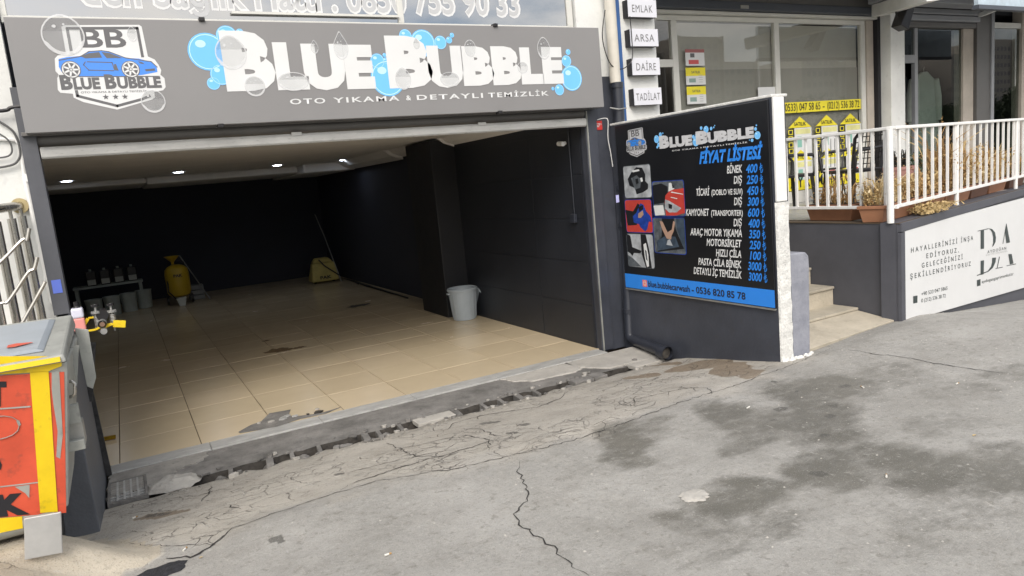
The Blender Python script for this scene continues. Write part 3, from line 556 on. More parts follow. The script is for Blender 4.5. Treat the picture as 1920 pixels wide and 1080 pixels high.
def emblem(pl, T, k, parent, ink, white, blue):
    """T maps sign coordinates to this sheet, k is its scale"""
    shape(pl, [T(p) for p in [(-0.1064,3.1234),(0.3404,3.1329),(0.3552,3.1213),(0.363,2.9204),(0.4027,2.8997),(0.422,2.8631),(0.4334,2.8265),(0.4231,2.7962),(0.4456,2.7713),(0.4442,2.71),(0.4248,2.6884),(0.3661,2.6777),(0.365,2.641),(0.3436,2.6269),(0.1174,2.5656),(-0.0763,2.6224),(-0.1285,2.6534),(-0.1295,2.6791),(-0.1998,2.688),(-0.2118,2.708),(-0.2026,2.7827),(-0.1908,2.8055),(-0.2052,2.8287),(-0.1961,2.9087),(-0.1756,2.9292),(-0.1266,2.9371),(-0.1251,3.114)]], .0012, 'emblem_shield', white, parent)
    mb = MB()
    for L_ in [[(-0.0934,2.9393),(-0.0934,3.1031),(0.326,3.1114),(0.3295,2.9205)],[(-0.1059,2.6972),(-0.105,2.6644),(0.1214,2.5907),(0.2823,2.6313),(0.3327,2.6517)]]: line2(pl, T, L_, .018*k, .0018, mb)
    mb.build('emblem_border', ink, parent)
    text(pl, 'BB', T((-0.0239,2.9797))[0], T((0.2431,2.9826))[0], T((0.1077,2.98))[1], .125*k, .002, ink, parent, bold=.02)
    shape(pl, [T(p) for p in [(-0.1743,2.9063),(-0.1297,2.9176),(-0.043,2.9253),(0.0085,2.9542),(0.0835,2.9612),(0.127,2.953),(0.221,2.9114),(0.3028,2.9062),(0.3777,2.8841),(0.4071,2.8548),(0.4077,2.8147),(0.3078,2.7955),(0.1963,2.7889),(-0.0799,2.7934),(-0.1494,2.7968),(-0.1722,2.826),(-0.1813,2.8571)]], .002, 'emblem_car', blue, parent)
    mb = MB()
    for pts in [[(-0.0436,2.9219),(0.0069,2.9438),(0.0691,2.9507),(0.0811,2.9132),(-0.0196,2.909)],[(0.0818,2.9507),(0.1289,2.9448),(0.2045,2.9103),(0.1072,2.9096)],[(0.1438,2.8692),(0.1571,2.8715),(0.1673,2.8262),(0.1428,2.8289)],[(0.2945,2.8883),(0.3213,2.8821),(0.3358,2.8675),(0.3087,2.8726)],[(0.3306,2.8338),(0.3933,2.8391),(0.3931,2.8234),(0.3339,2.8193)],[(-0.1975,2.7953),(0.4195,2.7877),(0.3957,2.7807),(-0.178,2.7904)]]: ppoly(pl, [T(p) for p in pts], .0024, mb)
    for L_ in [[(-0.1748,2.8972),(-0.0434,2.923),(0.0085,2.9542),(0.0833,2.96),(0.127,2.953),(0.221,2.9114),(0.3779,2.8853),(0.4105,2.8475)],[(-0.0232,2.8869),(-0.0368,2.8673),(-0.0111,2.832),(0.137,2.8266)],[(-0.0128,2.8869),(0.1349,2.8811),(0.143,2.8301)]]: line2(pl, T, L_, .006*k, .0026, mb)
    for c in [(-0.1142,2.8368),(0.2419,2.8349)]:
        cx, cy = T(c); disc(pl, cx, cy, .057*k, .057*k, .0028, mb)
    mb.build('emblem_lines', ink, parent); mb = MB()
    for c in [(-0.1142,2.8368),(0.2419,2.8349)]:
        cx, cy = T(c); ring(pl, cx, cy, .052*k, .052*k, .008*k, .0034, mb); disc(pl, cx, cy, .010*k, .010*k, .0034, mb, 10)
        for i in range(7):
            a = 2*math.pi*i/7; ppoly(pl, [(cx+.01*k*math.cos(a+.8), cy+.01*k*math.sin(a+.8)), (cx+.048*k*math.cos(a+.09), cy+.048*k*math.sin(a+.09)), (cx+.048*k*math.cos(a-.09), cy+.048*k*math.sin(a-.09)), (cx+.01*k*math.cos(a-.8), cy+.01*k*math.sin(a-.8))], .0034, mb)
    mb.build('emblem_wheels', white, parent)
    v0 = T((0.075,2.7068))[1]
    for s_, a, b, c in [('B', -0.1906, -0.1211, 1.0), ('LUE', -0.116, 0.0409, 0.8), ('B', 0.0717, 0.1395, 1.0), ('UBBLE', 0.1449, 0.4195, 0.8)]:
        text(pl, s_, T((a, 0))[0], T((b, 0))[0], v0, .098*k*c, .003, ink, parent, bold=.05, spacing=1.02)
    text(pl, 'OTO YIKAMA & DETAYLI TEMİZLİK', T((-0.0815,2.6872))[0], T((0.323,2.6764))[0], T((0.1139,2.6808))[1], .012*k, .003, ink, parent)
    mb = MB()
    for c in [(0.0609,2.6525),(0.1202,2.6519),(0.1779,2.6514)]:
        cx, cy = T(c); ppoly(pl, [(cx + .02*k*(1 if i%2==0 else .42)*math.sin(math.pi*i/5), cy + .02*k*(1 if i%2==0 else .42)*math.cos(math.pi*i/5)) for i in range(10)], .003, mb)
    mb.build('emblem_stars', ink, parent)
def drop(pl, T, k, c, rx, ry, parent, tail=0):
    cx, cy = T(c); mb = MB(); n = 26
    def pt(i, s, oy=0):
        a = 2*math.pi*i/n; f = 1 - tail*.55*max(0, math.sin(a))**3; return (cx + s*rx*k*math.cos(a)*f, cy + oy + s*ry*k*math.sin(a)*(1 + tail*.5*max(0, math.sin(a))**4))
    ppoly(pl, [pt(i, 1.) for i in range(n)], .0042, mb); mb.build('water_drop', DROP, parent)
    mb = MB(); vs = []
    for i in range(n): vs += [pl.p(*pt(i, 1.), .0048), pl.p(*pt(i, .93 if math.sin(2*math.pi*i/n) > -.3 else .82), .0048)]
    mb.add(vs, [(2*i, (2*i+2)%(2*n), (2*i+3)%(2*n), 2*i+1) for i in range(n)])
    disc(pl, cx - rx*k*.35, cy + ry*k*.45, rx*k*.10, ry*k*.08, .0052, mb, 10); disc(pl, cx + rx*k*.1, cy + ry*k*.55, rx*k*.06, ry*k*.05, .0052, mb, 10)
    mb.build('drop_rim', DROPR, parent)
    mb = MB(); ppoly(pl, [pt(i, .9) for i in range(1, n//2)], .0045, mb); mb.build('drop_shade', DROPS, parent)
def wordmark(pl, T, k, parent, white, subw, d0=.0016, sub=True):
    mb = MB(); ml = MB(); i = 0
    for c, r in [((0.7573,2.9521),0.133),((0.9063,3.0627),0.075),((0.9997,3.0885),0.028),((0.8259,2.7901),0.075),((0.7654,2.7281),0.045),((2.0325,2.8781),0.06),((2.1043,2.8813),0.026),((2.0979,2.9255),0.016),((2.1047,2.7427),0.145),((2.2982,3.0755),0.055),((2.4467,3.0206),0.11),((2.6066,3.027),0.055),((2.6888,3.0466),0.028),((2.7197,3.087),0.02),((3.8917,2.9478),0.026),((3.8655,2.866),0.052),((3.9078,2.7112),0.116),((3.7622,2.6083),0.05),((3.6915,2.6206),0.016)]:
        cx, cy = T(c); i += 1; mb = MB(); disc(pl, cx, cy, r*k, r*k, d0 + i*.00003, mb); bo_ = mb.build('bubble', BUB, parent); ml = MB(); ring(pl, cx, cy, r*k*.93, r*k*.93, r*k*.05, d0 + .0006, ml); ml.build('bubble_rim', BUBL, bo_); ml = MB(); disc(pl, cx - r*k*.3, cy + r*k*.42, r*k*.27, r*k*.2, d0 + .0007, ml, 14); ml.build('bubble_highlight', BUBL, bo_)
    for s_, a, b, vb, cp in [('B', 0.8513, 1.2179, 2.6717, 0.435), ('L', 1.2189, 1.4608, 2.6708, 0.355), ('U', 1.4302, 1.7564, 2.6663, 0.35), ('E', 1.7573, 1.9949, 2.6648, 0.345), ('B', 2.1114, 2.509, 2.6636, 0.42), ('U', 2.4689, 2.7934, 2.66, 0.345), ('B', 2.7883, 3.0918, 2.6666, 0.335), ('B', 3.0761, 3.3713, 2.6665, 0.335), ('L', 3.3671, 3.602, 2.6669, 0.325), ('E', 3.5974, 3.8196, 2.6662, 0.33)]:
        text(pl, s_, T((a, 0))[0], T((b, 0))[0], T((0, vb))[1], cp*k, d0 + .0012, white, parent, bold=.072)
    for s_, a, b in [('OTO', 1.2938, 1.5666), ('YIKAMA', 1.63, 2.1824), ('&', 2.2425, 2.2869), ('DETAYLI', 2.3378, 2.9594), ('TEMİZLİK', 3.0113, 3.6403)]:
        text(pl, s_, T((a, 0))[0], T((b, 0))[0], T((2.1727,2.5598))[1], .042*k, d0 + .0012, subw, parent, bold=.02, spacing=1.25)
ID = lambda p: p
emblem(SP, ID, 1., sg, INKG, INKW, INKB)
wordmark(SP, ID, 1., sg, INKW, INKW)
for c, rx, ry, tl in [((-0.1243,3.0572),0.125,0.13,0.1),((0.3496,2.6145),0.078,0.08,0),((0.2871,3.067),0.032,0.045,0.4),((0.9163,2.9421),0.11,0.12,0.15),((1.052,2.7017),0.075,0.075,0),((1.7442,2.9817),0.06,0.09,0.8),((1.5361,2.9813),0.03,0.045,0.6),((2.3871,3.0109),0.028,0.04,0.5),((2.8797,2.9779),0.055,0.072,0),((3.6262,2.9748),0.068,0.095,0.2),((2.235,2.7311),0.07,0.085,0.2),((3.3871,2.8122),0.055,0.05,0),((1.3406,2.73),0.12,0.07,0),((2.6574,2.7234),0.09,0.06,0)]:
    drop(SP, ID, 1., c, rx, ry, sg, tl)
for x, z in [(0.7511,3.1753),(3.1461,3.1725),(0.7707,2.4242),(3.1123,2.4275)]:
    mbox(x-.02, x+.02, 5.70, 5.76, z-.012, z+.015).build('clip', PLASB, sg, bev=.003)
SHDW = sg

# ---- pipes, blue stripe, number plate, office column with its letter boxes
dp = thing('downpipe', 'downpipe, cream above and black below, ending in a bent outlet at the ramp', 'pipe', (4.47, 5.8, 0))
for (x0, z0), (x1, z1), y_, r_, m_, nm in (((4.4996,3.6555), (4.5023,2.6752), 5.83, .055, PIPEW, 'upper_pipe'),):
    MB().tube([(x0-.02, y_, 5.4), (x0, y_, z0), (x1, y_, z1)], r_, 16).build(nm, m_, dp, smooth=True)
bx, bz = (4.522,2.6748)
MB().tube([(bx, 5.83, bz), (bx-.03, 5.83, 1.0), (bx-.06, 5.83, .14), (bx-.07, 5.80, .085), (bx-.07, 5.70, .075), (4.3235, 5.0909, .075)], .056, 16, False).build('lower_pipe', PIPEB, dp, smooth=True)
ox, oy = (4.3235,5.0909)
MB().tube([(ox, oy, .075), (ox, oy+.10, .075)], .066, 18, False).build('outlet_collar', PIPEB, dp, smooth=True)
MB().tube([(ox, oy+.03, .075), (ox, oy+.035, .075)], .054, 18).build('outlet_dark', DARKHOLE, dp)
for z in (.35, 1.25, 1.62, bz-.05): MB().tube([(bx-.055*(1-z/bz)-.004, 5.83, z), (bx-.055*(1-z/bz)-.004, 5.83, z+.05)], .063, 16).build('pipe_joint', PIPEB, dp, smooth=True)
z_ = 2.4112
MB().tube([(bx-.14, 5.79, z_+.02), (bx-.05, 5.765, z_), (bx+.06, 5.79, z_+.01)], .007, 6).build('strap', GALV, dp)
tag(MB().wire([(4.29, 5.89, 2.33), (4.36, 5.86, 2.34), (4.385, 5.84, 2.31), (4.385, 5.86, 2.15), (4.405, 5.86, 2.0), (4.425, 5.87, 1.86)], .004, 5).build('loose_wire', WPAINT), 'thin pale wire hanging beside the red number plate', 'wire')
mbox(4.3631, 4.3631 + .035, 5.768, 5.772, 1.5031, 1.5767).build('pipe_sticker', flat('lilac_label', (.5, .52, .85)), dp)
npx, npz = (4.3151,2.2771)
npl = thing('house_number_plate', 'small red number plate reading 57D on the dark jamb', 'number plate', (npx, 5.90, npz-.06))
mbox(npx-.045, npx+.045, 5.905, 5.9145, npz-.045, npz+.045).build('plate', flat('plate_red', (.62, .045, .04)), npl, bev=.003)
NP = Plane((0, 5.904, 0), (1, 0, 0), (0, 0, 1))
text(NP, '57', npx-.035, npx+.015, npz-.018, .038, .001, INKW, npl, bold=.02); text(NP, 'D', npx+.019, npx+.034, npz+.002, .018, .001, INKW, npl)
tag(mbox(4.585, 4.668, 5.90, 6.6, 2.0, 8).build('blue_strip', BLUEP), 'narrow blue painted corner strip between downpipe and office column', 'corner strip')
off = thing('real_estate_office', 'real estate office shopfront with white frames and white letter-box column', 'shop', (7.5, 6.9, 1.1))
Po = lambda mb, n, m, **k: mb.build(n, m, off, **k)
cx0 = 4.67; cx1 = 5.1352
Po(mbox(cx0, cx1, 5.93, 6.86, -.2, 3.9), 'column', WHITE, bev=.006)
Po(mbox(4.655, 4.6695, 5.915, 5.96, 2.0, 3.9), 'edge_trim', PFRAME)
for s_, b_ in [('EMLAK', [(4.6512, 3.3101), (5.0482, 3.5546)]), ('ARSA', [(4.6995, 3.0278), (5.0451, 3.1745)]), ('DAİRE', [(4.7089, 2.7458), (5.0504, 2.8932)]), ('TADİLAT', [(4.7174, 2.4496), (5.0545, 2.5925)])]:
    (a, z0), (b, z1) = b_; a = 4.735 if s_ != 'EMLAK' else 4.73; b = 5.09; h = z1 - z0
    e = thing('letter_box_sign', {'EMLAK': 'topmost white box sign reading EMLAK', 'ARSA': 'second white box sign reading ARSA', 'DAİRE': 'third white box sign reading DAİRE', 'TADİLAT': 'lowest white box sign reading TADİLAT'}[s_] + ' on the white column', 'box sign', ((a+b)/2, 5.85, z0), 'white box signs stacked on the office column')
    mbox(a, b, 5.85, 5.93, z0, z0 + .165).build('box', INKD, e)
    mbox(a+.001, b+.004, 5.842, 5.8495, z0-.001, z0 + .168).build('face', mat('box_sign_face', (.66, .67, .72), .4, var=.03), e, bev=.002)
    pl = Plane((0, 5.8415, 0), (1, 0, 0), (0, 0, 1))
    text(pl, s_, a + (.05 if s_ != 'TADİLAT' else .025), b - .05 + (.03 if s_ == 'TADİLAT' else 0), z0 + .045, .072, .001, INKG, e, bold=.0, spacing=1.15)
tag(MB().wire([(4.40, 5.78, 3.35), (4.36, 5.80, 3.1), (4.42, 5.80, 2.87), (4.52, 5.79, 2.80), (4.62, 5.79, 2.82), (4.70, 5.79, 2.90), (4.71, 5.79, 3.1), (4.70, 5.785, 3.3)], .005, 6).build('sign_cable', PLASB), 'thin black cable looping behind the cream downpipe to the box signs', 'cable')
# ---- price wall
pw = thing('ramp_wall', 'dark blue-grey painted side wall with rough white end carrying the price board', 'wall', (4.5, 4.9, 0))
yn = 3.875
b = MB(); b.box(4.449, 4.60, yn+.004, 5.90, -.3, 2.262); b.build('wall', SLATE, pw)
# white cap: jagged strip on top and white end face
mbox(4.445, 4.62, yn-.004, 5.90, 2.2625, 2.285).build('coping', WROUGH, pw, bev=.006)
mbox(4.452, 4.565, yn-.02, yn+.0035, 1.47, 2.2615).build('end_face', WPAINT, pw, bev=.006)
b = MB(); r = random.Random(2); n = 22; vs = []
for i in range(n + 1):
    z = .16 + 1.305*i/n; vs += [(4.449 + r.uniform(-.002, .006), yn-.012, z), (4.575 + r.uniform(-.006, .012), yn-.012 + r.uniform(-.003, .003), z), (4.595, yn+.0035, z), (4.446, yn+.0035, z)]
b.add(vs, [(4*i+j, 4*i+(j+1)%4, 4*i+4+(j+1)%4, 4*i+4+j) for i in range(n) for j in range(4)] + [(0,1,2,3), (4*n,4*n+1,4*n+2,4*n+3)]); b.build('end_face', WROUGH, pw)
b = MB(); b.prism([(4.602, yn+.01, .05), (4.805, yn+.01, .05), (4.83, yn+.01, .92), (4.825, yn+.01, 1.0), (4.79, yn+.01, 1.035), (4.602, yn+.01, 1.045)], (0, .9, 0)); b.build('stub_wall', STUBG, pw, bev=.012)
for i in range(26):
    a = r.uniform(4.44, 4.80); s_ = r.uniform(.008, .03); y_ = yn - .03 + r.uniform(-.03, .02)
    MB().lathe([(.001, s_*.8), (s_*.7, s_*.5), (s_, 0), (s_*.9, -.01)], 6, (a, y_, zg(a, y_)), r.uniform(.6, 1)).build('rubble', WROUGH, pw)
# ---- price board
pb = thing('price_board', 'black vinyl price list board with blue footer on dark wall', 'price board', (4.44, 4.9, .62))
WY0, WZ0 = (5.8141,0.6218); WY1, WZ1 = (3.8559,2.2293)
ya, yb = 3.896, 5.80
BP = Plane((4.429, 0, 0), (0, -1, 0), (0, 0, 1))
mbox(4.430, 4.4485, ya, yb, WZ0+.005, 2.25).build('panel', VINB, pb, bev=.003)
zs = 0.7767
mbox(4.4285, 4.4298, ya+.002, yb-.002, WZ0+.012, zs).build('footer', INKBL, pb)
mbox(4.425, 4.446, ya, yb, WZ0-.008, WZ0+.0045).build('edge_trim', GALV, pb)
kx = .0
def aff(sp0, sp1, tp0, tp1):
    ku = (tp1[0]-tp0[0])/(sp1[0]-sp0[0]); kv = (tp1[1]-tp0[1])/(sp1[1]-sp0[1]); return (lambda p: (tp0[0]+(p[0]-sp0[0])*ku, tp0[1]+(p[1]-sp0[1])*kv)), abs(kv)
neg = lambda p: (-p[0], p[1])
T_, k_ = aff((-0.2501,2.5795), (0.5094,3.1357), neg((5.6516,1.9351)), neg((5.2997,2.1971)))
emblem(BP, T_, k_, pb, INKG, mat('shield_grey_ink', (.55, .56, .58), .4, var=.05), INKBL)
T_, k_ = aff((0.8513,2.6761), (3.8534,3.0064), neg((5.148,1.9805)), neg((4.0238,2.0875)))
wordmark(BP, T_, k_ * .82, pb, mat('print_light_grey', (.62, .63, .65), .4, var=.1, scale=20), INKW)
rows = [('BİNEK', (4.1725, 1.7099), (4.3384, 1.7183), 32), ('DIŞ', (4.1796, 1.6285), (4.2692, 1.6319), 32), ('TİCARİ (DOBLO VE SUV)', (4.1807, 1.5281), (4.7056, 1.5404), 30), ('DIŞ', (4.1893, 1.4622), (4.2771, 1.4634), 32), ('KAMYONET (TRANSPORTER)', (4.1874, 1.3701), (4.8533, 1.3698), 30), ('DIŞ', (4.2017, 1.2903), (4.2927, 1.2892), 32), ('ARAÇ MOTOR YIKAMA', (4.2069, 1.2007), (4.8099, 1.1851), 32), ('MOTORSİKLET', (4.2143, 1.1142), (4.6138, 1.0988), 32), ('HIZLI CİLA', (4.2245, 1.0232), (4.5093, 1.0084), 32), ('PASTA CİLA BİNEK', (4.2269, 0.9397), (4.7283, 0.9072), 32), ('DETAYLI İÇ TEMİZLİK', (4.2275, 0.8463), (4.7937, 0.8017), 32)]
prc = ['400₺', '250₺', '450₺', '300₺', '600₺', '400₺', '350₺', '250₺', '100₺', '3000₺', '3000₺']
text(BP, 'FİYAT LİSTESİ', -4.6505, -3.9568, 1.8102, .105, .0015, INKBL, pb, bold=.045, shear=.3)
def row(s, yr, zr, yl, cap):
    text(BP, s, -yl, -yr, zr, cap, .0015, INKW, pb, bold=.02, shear=.2)
z0r, z1r = 1.714, 0.8439
for i, (s_, (yr, zr), (yl, zl), h) in enumerate(rows):
    z = z0r + (z1r - z0r) * i / 10.
    if '(' in s_:
        a, c = s_.split(' (', 1); mid = yl + (yr - yl) * (.32 if 'DOBLO' in s_ else .45)
        row(a, mid + .01, z, yl, .062); text(BP, '(' + c, -mid + .012, -yr, z, .048, .0015, INKW, pb, bold=.02, shear=.1)
    else: row(s_, yr, z, yl, .064)
    p = prc[i]; ur = -4.0039; ul = (-4.134) if len(p) < 5 else (-4.1577)
    text(BP, p[:-1], ul, ur - .012, z - .008, .070, .0015, INKBL, pb, bold=.025, shear=.22)
    lb_ = MB()
    for q_ in (((.35, 0), (.50, 0), (.50, 1.), (.35, 1.)), ((.10, .50), (.80, .72), (.80, .82), (.10, .60)), ((.10, .32), (.80, .54), (.80, .64), (.10, .42)), ((.40, 0), (.70, .04), (.92, .22), (.98, .42), (.84, .42), (.76, .26), (.62, .13), (.40, .10))):
        ppoly(BP, [(ur + .002 + .042*x_, z - .014 + .078*y_) for x_, y_ in q_], .0015 + .0002*len(lb_.f), lb_)
    lb_.build('lira_sign', INKBL, pb)
fx0, fx1 = -5.4382, -4.198; fz = 0.6689
text(BP, 'blue.bubblecarwash', fx0, fx0 + (fx1-fx0)*.47, fz, .062, .0022, INKD, pb, bold=.02)
text(BP, '- 0536 820 85 78', fx0 + (fx1-fx0)*.49, fx1, fz, .062, .0022, INKD, pb, bold=.02)
ic = MB(); iu = fx0 - .05; iv = fz + .03
ppoly(BP, [(iu-.034, iv-.034), (iu+.034, iv-.034), (iu+.034, iv+.034), (iu-.034, iv+.034)], .0022, ic); ic.build('camera_icon', flat('icon_coral', (.8, .17, .14)), pb)
ic = MB(); ring(BP, iu, iv, .016, .016, .005, .0026, ic); ring(BP, iu, iv, .027, .027, .004, .0026, ic); disc(BP, iu+.015, iv+.015, .004, .004, .0026, ic, 8); ic.build('camera_icon_lines', INKW, pb)
# five printed photographs
def photo(q, layers, edge):
    (a0, c0), (a1, c1) = q; a0, a1 = -a0, -a1; W_ = a1 - a0; H_ = c1 - c0
    fr = shape(BP, rr(a0-.006, a1+.006, c0-.006, c1+.006), .0014, 'photo_frame', edge, pb)
    for i, (m_, pts) in enumerate(layers):
        p2 = [(a0 + W_*x, c1 - H_*y) for x, y in pts] if pts else rr(a0, a1, c0, c1)
        shape(BP, p2, .0018 + .0003*i, 'photo_print', m_, pb)
def rr(a0, a1, c0, c1, r_=.025):
    P_ = []
    for cx, cy, t in ((a1-r_, c0+r_, -90), (a1-r_, c1-r_, 0), (a0+r_, c1-r_, 90), (a0+r_, c0+r_, 180)):
        for i in range(5): P_.append((cx + r_*math.cos(math.radians(t+22.5*i)), cy + r_*math.sin(math.radians(t+22.5*i))))
    return P_
pk = flat('photo_black', (.012, .013, .016)); pg = mat('photo_pale_grey', (.5, .53, .56), .4, var=.25, scale=9); pgd = mat('photo_mid_grey', (.14, .16, .18), .4, var=.3, scale=14); prd = mat('photo_red', (.55, .06, .045), .4, var=.1, scale=8); pbl = mat('photo_blue', (.02, .07, .42), .4, var=.25, scale=14); psk = flat('photo_skin', (.42, .27, .20)); pwh = flat('photo_white', (.68, .7, .7)); pnv = mat('photo_slate_blue', (.06, .09, .13), .4, var=.25, scale=12)
pc = [((5.7044,1.5428),(5.3017,1.848)),((5.7147,1.2045),(5.3176,1.5186)),((5.7254,0.858),(5.3255,1.1831)),((5.2832,1.3646),(4.8613,1.6812)),((5.3052,1.0164),(4.8773,1.3426))]
photo(pc[0], [(pg, None), (pk, [(.3,.2),(.5,.05),(.72,.08),(.82,.3),(.8,.5),(.9,.6),(.88,.75),(.68,.85),(.45,.9),(.4,.7),(.2,.62),(.15,.4)]), (pgd, [(.28,.38),(.5,.3),(.66,.45),(.6,.7),(.4,.75)]), (pwh, [(.32,.14),(.6,.12),(.62,.17),(.36,.2)]), (pwh, [(.62,.4),(.7,.38),(.72,.5),(.65,.52)]), (pk, [(.44,.42),(.54,.4),(.56,.55),(.46,.58)])], pgd)
photo(pc[1], [(prd, None), (pk, [(0,.3),(.3,.35),(.5,.1),(.62,.2),(.5,.6),(.4,.78),(.05,.8)]), (pbl, [(.6,.1),(.72,.15),(.8,.35),(.95,.5),(.98,.68),(.88,.66),(.8,.9),(.72,.97),(.55,.85),(.5,.75),(.3,.7),(.28,.5),(.42,.4)]), (psk, [(.5,.42),(.68,.32),(.7,.45),(.58,.56),(.48,.55)]), (pk, [(.52,.22),(.7,.15),(.7,.28),(.55,.36)])], pbl)
photo(pc[2], [(pg, None), (pk, [(0,.0),(.15,.05),(.2,.4),(.55,.5),(.5,.58),(.25,.58),(.18,.68),(.1,.6),(0,.55)]), (pk, [(.55,0),(.75,.0),(.85,.5),(.9,1),(.68,1),(.55,.6)]), (pwh, [(.64,.3),(.74,.25),(.8,.6),(.8,.95),(.72,.98),(.66,.7)]), (pgd, [(.68,.45),(.74,.5),(.76,.8),(.7,.75)]), (pgd, [(0,.65),(.2,.75),(.5,.98),(0,1)])], pgd)
photo(pc[3], [(pgd, None), (pk, [(0,.1),(.3,.05),(.5,.15),(.48,.6),(.0,.66)]), (pwh, [(.0,.7),(.32,.68),(.36,.97),(.04,.99)]), (prd, [(.42,.4),(.6,.25),(1,.22),(1,.92),(.7,.99),(.4,.99),(.38,.6)]), (pwh, [(.55,.05),(.62,.05),(.72,.22),(.66,.25),(.52,.3)]), (pk, [(.64,.1),(.68,.1),(.71,.2),(.66,.21)]), (pg, [(.4,.52),(.52,.56),(.9,.78),(.75,.9),(.5,.9),(.38,.78)]), (pk, [(.5,.64),(.62,.68),(.6,.8),(.5,.78)]), (pwh, [(.62,.3),(.98,.38),(.98,.4),(.6,.33)]), (pwh, [(.6,.45),(.8,.5),(.78,.52),(.58,.47)])], pbl)
photo(pc[4], [(pgd, None), (pk, [(.3,0),(.68,0),(.72,.3),(.8,.5),(.95,.85),(.1,.98),(.08,.7),(.25,.55)]), (pnv, [(.75,0),(1,0),(1,.95),(.85,.6),(.76,.3)]), (pnv, [(.1,.65),(.4,.5),(.7,.52),(.8,.8),(.1,.95)]), (psk, [(.22,.08),(.32,.1),(.46,.4),(.6,.32),(.66,.08),(.72,.1),(.66,.36),(.58,.5),(.56,.6),(.42,.58),(.3,.34)]), (pg, [(.45,.62),(.52,.6),(.6,.78),(.4,.76)])], pbl)
# ---- steps and terrace
QX, QY = (6.1082,3.9611); DX, DY = (0.97777,0.2097)
ZT = 1.12
st = thing('stairs', 'worn beige stone steps between the stub wall and dark terrace wall', 'stairs', (5.4, 4.6, .2))
treads = [(4.36, .30), (4.62, .485), (4.88, .655), (5.13, .82), (5.39, .98)]
b = MB(); vs = [];
for i, (y_, z_) in enumerate(treads):
    yn_ = treads[i+1][0] if i < 4 else 5.66
    mbox(4.605, 6.103, y_+.02, yn_+.03, .0, z_-.026).build('riser', BEIGEC, st, bev=.004)
    x = 4.60
    for wdt in (.52, .50, .48):
        mbox(x, x+wdt-.003, y_, yn_+.022, z_-.0255, z_).build('tread', mat('worn_stone_tread', (.46, .42, .34), .6, var=.15, scale=4, dirt=.2), st, bev=.006); x += wdt + .001
MB().hexa([(4.60, 3.98, -.1), (6.10, 4.02, -.1), (6.10, 4.37, -.1), (4.60, 4.37, -.1)], [(4.60, 3.9, .215), (6.10, 4.0, .222), (6.10, 4.375, .272), (4.60, 4.375, .272)]).build('approach_slab', BEIGEC, st, bev=.004)
te = thing('terrace', 'raised tiled shop terrace behind grey wall with white panel', 'terrace', (8, 5, 0))
N_ = Vector((DY, -DX, 0)); D_ = Vector((DX, DY, 0)); Q_ = Vector((QX, QY, 0)); LEN = 9.
def wp(s, n, z): v = Q_ + D_*s + N_*n; return (v.x, v.y, z)
def wbox(s0, s1, n0, n1, z00, z01, z10, z11): # bottom/top heights at each end
    return MB().hexa([wp(s0,n1,z00), wp(s1,n1,z01), wp(s1,n0,z01), wp(s0,n0,z00)], [wp(s0,n1,z10), wp(s1,n1,z11), wp(s1,n0,z11), wp(s0,n0,z10)])
wbox(.0, LEN, -.15, -.001, -1, -1, ZT-.0, ZT).build('front_wall', SLATE2, te)
wbox(.0, LEN, .0, .035, ZT-.085, ZT-.085, ZT-.004, ZT-.004).build('cap_band', SLATE2, te, bev=.003)
mbox(QX, QX+.15, QY+.16, 6.88, -.3, ZT-.012).build('side_wall', SLATE2, te)
MB().prism([(QX-.004, QY-.004, 0), (QX+.15, QY+.03, 0), (QX+.15, QY+.18, 0), (QX-.004, QY+.18, 0)], (0, 0, ZT-.014)).build('corner_pier', SLATE2, te, bev=.004)
fl = MB(); fl.prism([wp(-.01, .02, ZT-.011), wp(LEN, .02, ZT-.011), (15, 7.3, ZT-.011), (4.606, 7.3, ZT-.011), (4.606, 5.665, ZT-.011), (QX-.012, 5.665, ZT-.011)], (0, 0, .009)); fl.build('floor_slab', GROUT, te)
tm = None
for i in range(24):
    for j in range(8):
        x = 4.61 + .42*i; y_ = 5.67 - .42*4 + .42*j
        yl = QY + (x + .42 - QX)*DY/DX
        if y_ < yl + .05 or x + .415 > 14 or (x < QX and y_ < 5.66): continue
        if tm is None: tm = mbox(0, .415, 0, .415, ZT-.003, ZT+.002).build('floor_tile', TFLOOR, te); tm.location = Vector((x, y_, 0)) - Vector((8, 5, 0)) + Vector((8,5,0)); base_ = tm
        else:
            c = base_.copy(); COL.objects.link(c); c.parent = te; c.location = (x, y_, 0)
# white panel of the office
dpn = thing('wall_panel_sign', 'white printed panel with monogram on grey terrace wall', 'sign', wp(1.5, .03, .3))
s0, zt0 = (0.0822,1.0524); s1_, zt1 = (3.925,0.9996); zb0 = 0.193; zb1 = -0.1471
sE = s1_ + 1.2; zt2 = zt1 + (zt1-zt0)/(s1_-s0)*1.2; zb2 = zb1 + (zb1-zb0)/(s1_-s0)*1.2
wbox(s0, sE, .004, .03, zb0, zb2, zt0, zt2).build('panel', mat('white_panel', (.72, .73, .73), .35, var=.02), dpn, bev=.002)
wbox(s0-.09, s0-.002, .002, .032, .0, .0, ZT-.09, ZT-.09).build('side_strip', SLATE2, dpn)
DP = Plane(wp(0, .031, 0), D_, (0, 0, 1))
DP.N = N_
dark = flat('dark_green_ink', (.035, .05, .05))
def dtext(s, p0, p1, cap, bold=.0, sp=1., m=dark):
    # follows the slope of the print
    sl_ = (p1[1]-p0[1])/(p1[0]-p0[0]); pl = Plane(DP.O + DP.V*(p0[1]-sl_*p0[0]), DP.U, DP.V); pl.N = DP.N
    me_o = text(pl, s, p0[0], p1[0], 0, cap, .0012, m, dpn, bold=bold, spacing=sp)
    for v in me_o.data.vertices:
        u = (v.co + origin(dpn) - pl.O).dot(pl.U); v.co.z += sl_*u
